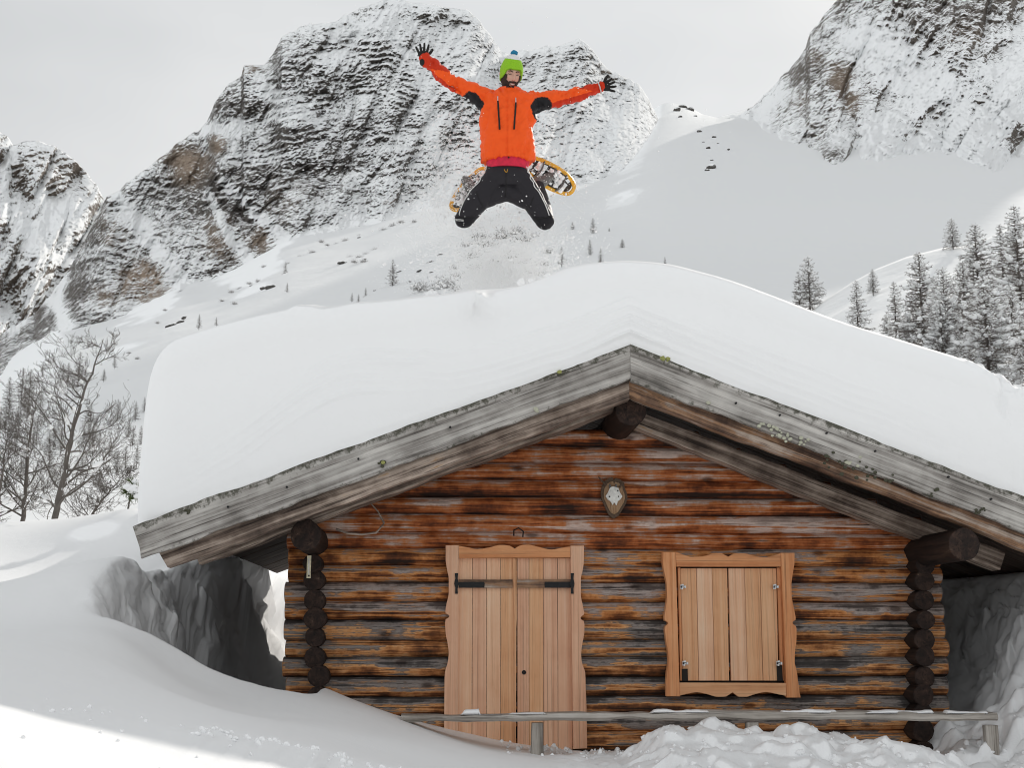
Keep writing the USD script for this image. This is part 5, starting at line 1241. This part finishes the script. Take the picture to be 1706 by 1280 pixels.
# jacket
rows = [(849, 152, 20, .075, 0), (849, 157, 36, .09, 0), (849, 163, 50, .115, 0), (848, 174, 53, .13, .0), (847, 190, 49.5, .145, .01), (845, 215, 47, .15, .01), (845, 245, 47, .15, 0.01), (846, 262, 46, .145, 0), (846.5, 269, 44, .138, 0)]
jk = [to_manifold(*ellipses(rows))]
jk += chain([J(818, 163, .02), J(800, 158, .02), J(775, 147, .01), J(748, 133, 0), J(722, 110, -.02), J(708, 98, -.03)], [.074, .080, .079, .077, .068, .059])
jk += chain([J(880, 168, .02), J(897, 167, .02), J(925, 164, .01), J(950, 161, 0), J(980, 151, -.02), J(1000, 146, -.03)], [.074, .081, .079, .075, .064, .053])
jk += [bone(J(812, 178, .02), .06, J(790, 163, .02), .055), bone(J(884, 182, .02), .06, J(905, 174, .02), .05)]
jt = soft(join(jk), .0105, 14)
v = np.array(jt.vertices); nrm = np.array(jt.vertex_normals)
px, py = proj(v)
arm = smooth(12, 50, np.abs(px - 848) - 40)
wr = (fbm2(px / 13 + .4 * py / 13, py / 11, 3, 5) * .024 + np.abs(fbm2(px / 7 - .8 * py / 9, py / 22, 2, 6)) * -.020 * (1 - arm) * smooth(200, 160, py) + np.abs(fbm2(px / 5, py / 30, 2, 7)) * .034 * smooth(225, 268, py) + np.abs(fbm2(px / 6.5, (py + .4 * px) / 14, 2, 8)) * -.034 * arm)
wr = wr + .018 * np.abs(fbm2((px - 848) / 16 * (1 + .5 * (py - 165) / 100), (py - .6 * np.abs(px - 848)) / 26, 3, 21)) * (1 - arm) - .010 * np.exp(-((np.abs(px - 848) - 30 - .2 * (py - 165)) / 3.5) ** 2) * smooth(172, 185, py) * smooth(240, 200, py) * .8
wr = wr - .006 * np.exp(-((px - 845) / 1.0) ** 2) * (v[:, 1] < YM) * (py > 160)
v = v + nrm * 1.7 * wr[:, None]
import shapely
def inside(poly): return shapely.contains_xy(shapely.Polygon(poly), px, py)
wedge_l, wedge_r = [(715, 115), (746, 118), (775, 112), (806, 130), (806, 176), (770, 161)], [(988, 152), (969, 145), (940, 135), (895, 135), (895, 178), (921, 171)]
panel = ((px < 772) & ~inside(wedge_l)) | ((px > 914) & ~inside(wedge_r)) | ((py > 232) & ((px < 799 + (py - 232) * .16) | (px > 893 - (py - 232) * .14)))
patch = inside([(769, 162), (781, 151), (793, 154.5), (806, 171), (798, 191), (795, 203), (780, 203), (764, 172)]) | inside([(884, 176), (891, 164.5), (903, 160), (913, 161.5), (920, 172), (918, 186), (902, 194), (896, 203), (890, 199), (887, 186)])
obj('jacket', (v, np.array(jt.faces)), ORANGE, man, True, attrs={'panel': panel.astype(float), 'patch': patch.astype(float)})
JV, JP = v, np.stack([px, py], -1)
def on(V, P, x, y, lift=.004):
    """Point of a garment's front seen at a pixel."""
    d = np.hypot(P[:, 0] - x, P[:, 1] - y); near = np.nonzero(d < max(3.0, np.partition(d, 6)[6]))[0]
    yy = V[near, 1].min()
    return at(x, y, yy - lift)
def strip(V, P, pts, r, n=14, lift=.003):
    p = np.array(pts, float); dd = np.r_[0, np.cumsum(np.hypot(*np.diff(p, axis=0).T))]
    q = np.stack([np.interp(np.linspace(0, dd[-1], n), dd, p[:, i]) for i in (0, 1)], -1)
    w = np.array([on(V, P, x, y, lift) for x, y in q]); w[:, 1] = gaussian_filter1d(w[:, 1], 1.2)
    return tube(w, r, 6)
for x0, x1, y0, y1 in ((829.5, 832.5, 168, 215), (859.5, 856.5, 171, 215)):
    obj('zip', strip(JV, JP, [(x0, y0), (x1, y1)], .0075), DARKC if False else GLOVE, man, True)
    obj('zip_pull', strip(JV, JP, [(x0 - .3, y0 - 8), (x0, y0 - 1)], .0045, 5, .006), ZINC, man, True)
bb = trimesh.creation.icosphere(1, .008); bb.apply_translation(on(JV, JP, 847.5, 262)); obj('button', bb, GLOVE, man, True)
# collar with dark lining
def collar(r0x, r0y, r1x, r1y, h0, h1, thick, gap, c, tilt, seed):
    th = np.linspace(-np.pi / 2 + gap, 1.5 * np.pi - gap, 40); rings = []
    for u in th:
        o = np.array([math.cos(u), math.sin(u)])
        k = 1 - .35 * smooth(.9, 0, abs(((u + np.pi / 2 + np.pi) % (2 * np.pi)) - np.pi))
        b = c + np.array([o[0] * r0x, o[1] * r0y, h0]); t = c + np.array([o[0] * r1x, o[1] * r1y, h1 * (.7 + .3 * k)])
        n_ = np.array([o[0], o[1], 0]) * thick
        rings.append([b, t, t + n_ * .5 + [0, 0, .002], t + n_, b + n_])
    return loft(np.array(rings))
cc = J(849, 158, .01)
vv, ff = collar(.085, .078, .098, .088, -.03, .046, .012, .35, cc, 0, 1)
obj('collar', (vv, ff[:, ::-1]), COLLAR_ORANGE, man, 40)
vv, ff = collar(.079, .072, .091, .081, -.03, .056, .006, .12, cc, 0, 1)
obj('collar_lining', (vv, ff[:, ::-1]), DARKC, man, 40)
# shirt hem, trousers
v_, f_ = ellipses([(846, 258, 40, .125, 0), (846, 270, 38.5, .125, .008), (846, 278, 36, .122, .018), (846, 283, 33, .115, .02)])
obj('shirt', (v_, f_[:, ::-1]) if trimesh.Trimesh(v_, f_).volume < 0 else (v_, f_), RED, man, 40)
obj('blue_layer', strip(JV, JP, [(852, 268), (862, 266.5), (868, 268.5)], .006, 8, -.004), BLUE, man, True)
tr = [to_manifold(*ellipses([(845, 279, 37, .115, -.012), (845, 284, 38.5, .125, -.005), (845, 295, 41, .135, 0), (845, 306, 42, .135, 0), (845, 314, 36, .11, 0)])), ball(J(844, 318, 0), .088), bone(J(844, 318, 0), .085, J(800, 335, -.02), .08), bone(J(844, 318, 0), .085, J(886, 337, -.02), .08)]
tr += chain([J(823, 303, 0), J(800, 330, -.03), kn_l], [.112, .104, .082]) + chain([kn_l, J(778, 352, .18), an_l], [.082, .07, .052])
tr += chain([J(867, 303, 0), J(887, 332, -.03), kn_r], [.112, .104, .080]) + chain([kn_r, J(906, 345, .18), an_r], [.080, .07, .052])
tt = soft(join(tr), .0115, 12)
v = np.array(tt.vertices); nrm = np.array(tt.vertex_normals); px, py = proj(v)
v = v + nrm * (fbm2(px / 12, py / 12, 3, 15) * .012 + np.abs(fbm2((px - py) / 9, py / 20, 2, 16)) * -.010)[:, None]
obj('trousers', (v, np.array(tt.faces)), TROUSER, man, True, attrs={'panel': ((py > 361 - .0 * px)).astype(float), 'patch': np.zeros(len(v))})
TV, TP = v, np.stack(proj(v), -1)
wob = lambda pts: [(x + (1.1 if i % 2 else -1.1), y) for i, (x, y) in enumerate(pts)]
for pts in (wob([(811, 276), (809, 281), (808, 286), (804, 291), (802, 296), (798, 302)]) + [(793, 308), (785.6, 315), (778, 326), (772, 337), (767, 349), (765, 357)],
            wob([(876, 276), (879, 281), (880, 286), (883, 291), (884, 297), (887, 303)]) + [(890, 310.5), (898, 320), (903, 330), (908, 340), (912, 350), (915, 359)]):
    obj('white_piping', strip(TV, TP, pts, .0038, 40, .002), WHITEP, man, True)
for pts in ([(794, 318), (797, 330), (803, 341), (811, 351)], [(889, 327), (884, 339), (877, 350)], [(757, 360), (772, 362), (790, 361)], [(886, 365), (905, 363), (922, 360)], [(843.5, 288), (843, 308), (842.5, 330)]):
    obj('seam', strip(TV, TP, pts, .0022, 14, .001), GLOVE, man, True)
obj('drawstring', tube([on(TV, TP, 840, 282, .012), on(TV, TP, 842, 286, .016), on(TV, TP, 844.5, 286.5, .016), on(TV, TP, 845.5, 282, .012)], .0028, 6), YELLOW, man, True)
tx = meshkit.text_mesh('PORTIVA', .017, .003, True)
tv = np.array(tx.vertices); wl_ = tv[:, 0].max()
anchor = on(TV, TP, 763, 365.5, .004)
qx = 754.5 + tv[:, 0] / wl_ * 18; qy = 367.5 - tv[:, 1] * S * 1.0 + (tv[:, 0] / wl_) * 1.5
tw = np.array([on(TV, TP, a_, 364.5, .0035) for a_ in np.linspace(754.5, 772.5, 12)])
yy = np.interp(qx, np.linspace(754.5, 772.5, 12), gaussian_filter1d(tw[:, 1], 1.0)) - tv[:, 2]
obj('lettering', (np.stack([at(a_, b_, y_) for a_, b_, y_ in zip(qx, qy, yy)]), np.array(tx.faces)), WHITEP, man)
# gloves
for h in (hl, hr):
    gm = join(hand(**h, extra=.0035) + [bone(h['wrist'] - unit(h['direction']) * .035, .036, h['wrist'] + unit(h['direction']) * .01, .032)])
    obj('glove', soft(gm, .006, 5), GLOVE, man, True)
obj('cuff_band', tube([wr_r - unit(wr_r - el_r) * .012, wr_r - unit(wr_r - el_r) * .004], .056, 18), ZINC if False else WHITEP, man, True)
# hat: green cap, white band, blue bobble
def shell(grow, test, name, m, thick_seed=None, rough_=.0):
    q = hp * (1 + grow) if np.ndim(grow) == 0 else hp * (1 + grow[:, None])
    keep = test(hp / HS)
    f = np.array(ico.faces); f = f[keep[f].all(1)]
    used = np.unique(f); re = -np.ones(len(hp), int); re[used] = np.arange(len(used))
    w = q[used]
    if rough_: w = w * (1 + rough_ * (meshkit.noise(w * 260, 3) - .5))[:, None]
    wv = HC + w[:, :1] * e1 + w[:, 1:2] * e2 + w[:, 2:] * e3
    iv = HC + (hp[used] * .99) @ np.stack([e1, e2, e3])
    n_ = len(used); F = re[f]
    # rim between the outer and the inner skin
    e_ = np.concatenate([F[:, [0, 1]], F[:, [1, 2]], F[:, [2, 0]]]); key = {(a, b) for a, b in e_.tolist()}
    rim = np.array([(a, b) for a, b in key if (b, a) not in key])
    side = np.concatenate([np.stack([rim[:, 0], rim[:, 0] + n_, rim[:, 1]], -1), np.stack([rim[:, 1], rim[:, 0] + n_, rim[:, 1] + n_], -1)])
    obj(name, (np.vstack([wv, iv]), np.concatenate([F, F[:, ::-1] + n_, side])), m, man, 50)
top_line = lambda p: .036 - .55 * np.abs(p[:, 0]) ** 1.0 * smooth(.03, .075, np.abs(p[:, 0])) - 1.0 * smooth(.0, -.05, p[:, 2]) * .06 - .05 * smooth(.05, .08, np.abs(p[:, 0]))
gr = .15 + .07 * smooth(.0, .05, hp[:, 1]) + .05 * smooth(.07, .13, hp[:, 1])
shell(gr, lambda p: (p[:, 1] > top_line(p)) & (p[:, 1] < .097 + .0 * p[:, 0]), 'hat', GREEN, rough_=.03)
shell(gr + .01, lambda p: p[:, 1] > .092, 'hat_crown', WHITEW, rough_=.03)
bob = trimesh.creation.icosphere(3, .029); bv_ = np.array(bob.vertices); bv_ *= (1 + .35 * (meshkit.noise(bv_ * 160, 4) - .5))[:, None] * np.array([1.1, 1.0, .8])
obj('bobble', (bv_ + hd(.006, .165, -.02), bob.faces), BLUEW, man, True)
# beard, moustache, brows, lashes, hair, mouth
fuzz = lambda p: .035 + .03 * meshkit.noise(p * 190, 8)
jaw = lambda p: (((p[:, 1] < -.060 + .9 * np.maximum(0, np.abs(p[:, 0]) - .024)) | (np.abs(p[:, 0]) > .047)) & (p[:, 1] < .006 - .1 * np.abs(p[:, 0])) & (p[:, 2] > -.03) & ~((np.abs(p[:, 0]) < .021) & (p[:, 1] > -.083) & (p[:, 1] < -.060)) & ~((np.abs(p[:, 0]) < .008) & (np.abs(p[:, 1] + .088) < .003))) & (p[:, 1] > -.14) | ((np.abs(p[:, 0]) < .028) & (p[:, 1] < -.046) & (p[:, 1] > -.062) & (p[:, 2] > 0)) | ((np.abs(np.abs(p[:, 0]) - .029) < .006) & (p[:, 1] < -.055) & (p[:, 1] > -.1) & (p[:, 2] > 0))
shell(fuzz(hp), jaw, 'beard', HAIR, rough_=.02)
shell(.05, lambda p: (p[:, 1] < .03) & (p[:, 1] > -.07) & (p[:, 2] < -.005) & (np.abs(p[:, 0]) < .2), 'hair', HAIR, rough_=.05)
face_z = lambda x, y: hp[np.argmin(np.hypot(hp[:, 0] - x * HS, hp[:, 1] - y * HS) + (hp[:, 2] < 0) * 9), 2]
def face_tube(pts, r, name, m, lift=.002):
    obj(name, tube([hd(x, y, face_z(x, y) + lift) for x, y in pts], r, 6), m, man, True)
for s in (-1, 1):
    face_tube([(s * .012, .021), (s * .022, .027), (s * .034, .028), (s * .045, .022)], [.0035, .0048, .0042, .002], 'eyebrow', HAIR)
    face_tube([(s * .017, .004), (s * .025, .0005), (s * .034, .0005), (s * .042, .004)], [.0012, .0024, .0024, .0012], 'eyelashes', HAIR, .0015)
    face_tube([(s * .018, .010), (s * .026, .013), (s * .036, .013), (s * .043, .008)], [.001, .0016, .0016, .001], 'eyelid_crease', LIP, .0005)
    ey = trimesh.creation.icosphere(2, .0105); ey.vertices = np.array(ey.vertices) * [1.3, .62, .5]; ev = np.array(ey.vertices)
    obj('eyelid', (hd(s * .030, .006, face_z(s * .030, .006) - .001) + ev[:, :1] * e1 + ev[:, 1:2] * e2 + ev[:, 2:] * e3, ey.faces), SKIN, man, True)
    face_tube([(s * .006, -.043), (s * .011, -.042)], .0026, 'nostril', DARKC, -.001)
face_tube([(-.021, -.066), (-.010, -.0635), (0, -.0645), (.010, -.0635), (.021, -.066)], [.0015, .003, .003, .003, .0015], 'upper_lip', LIP, .002)
face_tube([(-.019, -.069), (-.008, -.0695), (.008, -.0695), (.019, -.069)], [.001, .0042, .0042, .001], 'teeth', TOOTH, .001)
face_tube([(-.020, -.071), (-.010, -.0775), (0, -.079), (.010, -.0775), (.020, -.071)], [.0015, .0042, .005, .0042, .0015], 'lower_lip', LIP, .002)
# boots
for an, toe, name in ((an_l, J(776, 300, .50), 'boot'), (an_r, J(918, 292, .50), 'boot')):
    bm_ = join([bone(an, .058, an + [0, .05, 0], .06), bone(an + [0, .05, 0], .056, toe, .044)])
    obj(name, soft(bm_, .012, 6), GREYP, man, True)

# ---------------------------------------------------------------- snowshoes strapped to his feet
def snowshoe(label, c, u, v, seed):
    t = thing('snowshoe', label, 'snowshoe')
    u = unit(u); v = unit(np.asarray(v, float) - u * (u @ v)); w = np.cross(u, v)
    g = np.random.default_rng(seed)
    th = np.linspace(0, 2 * np.pi, 64, endpoint=False)
    a = .27 * np.sign(np.cos(th)) * np.abs(np.cos(th)) ** .75; b = (.095 - .02 * smooth(.1, -.3, a)) * np.sign(np.sin(th)) * np.abs(np.sin(th)) ** .8
    lift = .05 * smooth(.14, .30, a) ** 2
    ctr = c + a[:, None] * u + b[:, None] * v + lift[:, None] * w
    n2 = unit(np.stack([a / .27 ** 2, b / .095 ** 2], -1)); out = n2[:, :1] * u + n2[:, 1:] * v
    rings = np.stack([ctr + out * .0 - w * .008, ctr + out * .022 - w * .010, ctr + out * .026, ctr + out * .022 + w * .012, ctr - out * .006 + w * .014, ctr - out * .012, ], 1)
    i = np.arange(64 * 6).reshape(64, 6); j = np.roll(i, -1, 1); ii = np.roll(i, -1, 0); jj = np.roll(j, -1, 0)
    f = np.concatenate([np.stack([i, j, jj], -1).reshape(-1, 3), np.stack([i, jj, ii], -1).reshape(-1, 3)])
    tm = trimesh.Trimesh(rings.reshape(-1, 3), f, process=False)
    obj('frame', tm if tm.volume > 0 else (rings.reshape(-1, 3), f[:, ::-1]), YELLOW, t, 40)
    # deck with slots
    from shapely.geometry import Polygon, box as sbox
    from shapely import affinity
    P = Polygon(np.stack([a * .98, b * .96], -1))
    for x in np.linspace(-.2, .2, 7):
        for y in (-.05, 0, .05):
            P = P.difference(affinity.rotate(sbox(x - .021, y - .017, x + .021, y + .017), g.uniform(-20, 20)))
    m = trimesh.creation.extrude_polygon(P, .006, engine='earcut'); q = np.array(m.vertices)
    obj('deck', (c + q[:, :1] * u + q[:, 1:2] * v + q[:, 2:] * w, m.faces), DECK, t)
    for x in (-.11, .02, .15):
        pts = [c + x * u + s_ * v + (.012 + .05 * (1 - (s_ / .09) ** 2)) * w for s_ in np.linspace(-.09, .09, 9)]
        obj('strap', tube(pts, .008, 6), GREYP, t, True)
    for s_ in (-.035, .035):
        obj('binding_rail', tube([c - .16 * u + s_ * v + .016 * w, c + .12 * u + s_ * v + .016 * w], .009, 6), ZINC if s_ > 0 else GREYP, t, True)
    b_ = Bag()
    for _ in range(46):
        k = trimesh.creation.icosphere(1, g.uniform(.010, .026)); kv = np.array(k.vertices) * (1 + .5 * (meshkit.noise(np.array(k.vertices) * 70 + _, 2) - .5))[:, None]
        b_.add((kv + c + g.uniform(-.22, .24) * u + g.uniform(-.08, .08) * v + g.uniform(.0, .03) * w, k.faces))
    tag(obj('snow', b_.mesh(), SNOW, t, True), kind='stuff')
    return t
snowshoe('yellow snowshoe with straps sticking out right behind the man\'s hip', J(913, 291, .50), np.array([.82, .48, -.31]), np.array([.25, -.62, .74]), 3)
snowshoe('yellow snowshoe curving behind the man\'s thigh at the left', J(783, 318, .52), np.array([.52, .36, .77]), np.array([-.80, .35, .48]), 4)

# ---------------------------------------------------------------- snow thrown up by the jump
g = np.random.default_rng(77)
clouds = [(838, 458, 42, 20, .25, 9000, .006), (812, 420, 60, 45, .3, 4500, .0055), (765, 330, 22, 60, .3, 1200, .007), (725, 330, 30, 60, .3, 2500, .0045), (845, 440, 48, 40, .30, 5200, .0065), (800, 460, 60, 22, .3, 3000, .006), (770, 380, 60, 60, .35, 3200, .0055), (880, 430, 40, 40, .3, 2600, .006), (740, 300, 38, 70, .35, 2600, .005), (850, 400, 70, 60, .4, 3000, .006),
          (770, 240, 32, 50, .3, 1300, .0045), (945, 240, 36, 60, .3, 900, .0045), (830, 300, 110, 120, .5, 1500, .005), (850, 210, 130, 100, .4, 500, .005), (700, 250, 60, 80, .4, 500, .004)]
V, F, n0 = [], [], 0
o6 = np.array([(1, 0, 0), (-1, 0, 0), (0, 1, 0), (0, -1, 0), (0, 0, 1), (0, 0, -1)], float)
fo = np.array([(0, 2, 4), (2, 1, 4), (1, 3, 4), (3, 0, 4), (2, 0, 5), (1, 2, 5), (3, 1, 5), (0, 3, 5)])
for cx, cy, sx_, sy_, dy, n_, r_ in clouds:
    x, y = g.normal(cx, sx_, n_), g.normal(cy, sy_, n_)
    ok = y < 492; x, y = x[ok], y[ok]; n_ = len(x)
    p = at(x, y, YM + .25 + g.normal(0, dy, n_))
    ok = ~((p[:, 1] < YM + .02) & (x > 745) & (x < 935) & (y > 85) & (y < 385) & (g.uniform(0, 1, n_) < .93)); p = p[ok]; n_ = len(p)
    r = r_ * np.exp(g.normal(0, .45, n_)) * .62
    V.append((p[:, None] + o6[None] * r[:, None, None] * g.uniform(.6, 1.3, (n_, 6, 1))).reshape(-1, 3)); F.append((fo[None] + (np.arange(n_) * 6)[:, None, None]).reshape(-1, 3) + n0); n0 += n_ * 6
o = obj('snow_spray', (np.vstack(V), np.vstack(F)), SNOW, None, True)
tag(o, 'fine powder snow thrown up below and around the jumping man', 'snow', kind='stuff')
b_ = Bag()
for _ in range(130):
    k = trimesh.creation.icosphere(1, 1.0); kv = np.array(k.vertices)
    kv = kv * (1 + .6 * (meshkit.noise(kv * 2 + _, 2) - .5))[:, None] * g.uniform(.004, .012)
    b_.add((kv + at(g.normal(835, 70), min(490, g.normal(420, 70)), YM + g.normal(.35, .25)), k.faces))
for px, py, s in ((868, 466, .03), (884, 464, .02), (717, 489, .045), (742, 490, .015), (722, 486, .028), (913, 458, .028), (901, 462, .016), (690, 493, .012), (760, 487, .014)):
    k = trimesh.creation.icosphere(2, 1.0); kv = np.array(k.vertices); kv = kv * (1 + .7 * (meshkit.noise(kv * 2 + px, 2) - .5))[:, None] * s
    b_.add((kv + at(px, py + 4, YF + .5), k.faces))
o = obj('snow_lumps', b_.mesh(), SNOW, None, True)
tag(o, 'lumps of snow flying off and lying along the edge of the roof snow', 'snow', kind='stuff')
# crumbs of snow rolled out on the drifts
b_ = Bag()
def crumb(x, y, s):
    k = trimesh.creation.icosphere(1, 1.0); kv = np.array(k.vertices); kv = kv * (1 + .9 * (meshkit.noise(kv * 1.9 + x * 7, 2) - .5))[:, None] * s * .8 * g.uniform(.7, 1.3, 3)
    b_.add((kv + [x, y, ground_z(x, y) + s * .35], k.faces))
for _ in range(170):
    x = g.uniform(-2.35, -.6); crumb(x, -5.05 + .25 * (x + 2.3) * .3 + g.normal(0, .12), g.uniform(.004, .016) * (1 if g.uniform() < .9 else 1.6))
for _ in range(60): crumb(g.uniform(-3.2, -1.0), g.uniform(-6.6, -4.6), g.uniform(.004, .012))
for _ in range(220): crumb(g.uniform(-.9, .2), g.normal(-.55, .25), .005 + .02 * g.uniform() ** 3)
for _ in range(420): crumb(g.uniform(-.1, 3.3), g.uniform(-2.2, -.5), .005 + .022 * g.uniform() ** 3)
o = obj('snow_crumbs', b_.mesh(), SNOW, None, True)
tag(o, 'crumbs of broken snow scattered over the drifts before the cabin', 'snow', kind='stuff')

# ---------------------------------------------------------------- small things on the wall
plq = thing('skull_plaque', 'small white animal skull on a bark edged wooden plaque above the window', 'trophy')
s9 = lambda pts, y: [(at(960 + a / 9.843, 760 + b / 9.846, y)[0], at(960 + a / 9.843, 760 + b / 9.846, y)[2]) for a, b in pts]
outl = [(540, 360), (600, 348), (622, 400), (645, 360), (720, 380), (790, 440), (800, 520), (835, 610), (845, 690), (820, 780), (760, 880), (700, 980), (620, 1028), (560, 990), (520, 930), (470, 820), (420, 700), (410, 600), (425, 500), (470, 410)]
BARKP = plain('plaque_bark', (0.115, 0.075, 0.05), .95, scale=60.0, bump=.8)
PLQ = wood('plaque_wood', [(0.3, (0.20, 0.115, 0.06)), (0.5, (0.36, 0.22, 0.125)), (0.7, (0.48, 0.34, 0.22))], 2.0, 20)
BONE = plain('bone', (0.80, 0.79, 0.75), .6, scale=40.0)
flat_piece(s9(outl, -.13), -.118, -.085, 'bark_edge', BARKP, plq)
ctr_ = np.array([625, 690])
flat_piece(s9([tuple(ctr_ + (np.array(p) - ctr_) * .80) for p in outl], -.13), -.124, -.110, 'plaque', PLQ, plq)
sk = [(555, 520), (600, 500), (640, 515), (690, 530), (710, 600), (755, 665), (720, 720), (680, 745), (662, 810), (648, 800), (632, 770), (612, 770), (598, 808), (580, 775), (560, 745), (520, 720), (482, 660), (520, 600)]
from shapely.geometry import Polygon as _SP
m_ = trimesh.creation.extrude_polygon(_SP(s9(sk, -.14)), .02, engine='earcut')
m_ = m_.subdivide().subdivide(); q = np.array(m_.vertices)
c_ = s9([(620, 640)], -.14)[0]
rr_ = np.hypot((q[:, 0] - c_[0]) / .075, (q[:, 1] - c_[1]) / .085)
dep = -.126 - q[:, 2] * (1.6 * np.sqrt(np.clip(1.25 - rr_ ** 2, .1, 2)))
m2_ = trimesh.Trimesh(np.stack([q[:, 0], dep, q[:, 1]], -1), m_.faces, process=False)
if m2_.volume < 0: m2_.invert()
obj('skull', m2_, BONE, plq, 40)
for a, b in ((548, 668), (692, 665), (682, 572)):
    k = trimesh.creation.icosphere(1, .007); x_, z_ = s9([(a, b)], -.16)[0]; k.apply_translation([x_, -.155, z_]); obj('eye_hole', k, GAP, plq, True)
for (a0, b0), (a1, b1), r_ in (((490, 480), (360, 345), .009), ((560, 520), (545, 470), .010), ((655, 520), (650, 470), .010), ((715, 510), (755, 450), .009)):
    x0, z0 = s9([(a0, b0)], -.15)[0]; x1, z1 = s9([(a1, b1)], -.15)[0]
    obj('antler_stub', tube([(x0, -.135, z0), ((x0 + x1) / 2, -.155, (z0 + z1) / 2), (x1, -.165, z1)], [r_, r_ * .9, r_ * .6], 7), GREYP if r_ > .0095 else BARKP, plq, True)
th = thing('thermometer', 'narrow pale thermometer strip hanging on the left corner logs', 'thermometer')
tb = trimesh.creation.box(bounds=[[at(511.2, 945, -.37)[0], -.372, at(515, 964, -.37)[2]], [at(518, 945, -.37)[0], -.362, at(515, 926, -.37)[2]]])
TH = plain('thermometer_card', (0.62, 0.56, 0.40), .5, scale=50.0)
obj('scale_card', tb, TH, th)
obj('glass_tube', tube([at(514.6, 958, -.376), at(514.6, 931, -.376)], .004, 6), plain('thermometer_glass', (0.8, 0.8, 0.78), .2), th, True)
k = trimesh.creation.icosphere(1, .007); k.apply_translation(at(514.6, 960, -.376)); obj('bulb', k, plain('thermometer_bulb', (0.03, 0.025, 0.02), .3), th, True)
stick = thing('forked_stick', 'thin forked stick hanging under the left slope of the roof', 'stick')
a = np.array([at(560, 882, -.24), at(580, 889, -.26), at(603, 891, -.26), at(627, 888, -.24), at(640, 872, -.22)])
obj('branch', tube(a, [.010, .011, .010, .009, .006], 6), RAFTER, stick, True)
obj('fork', tube([at(640, 872, -.22), at(630, 853, -.22), at(614, 835, -.2)], [.008, .007, .004], 6), RAFTER, stick, True)
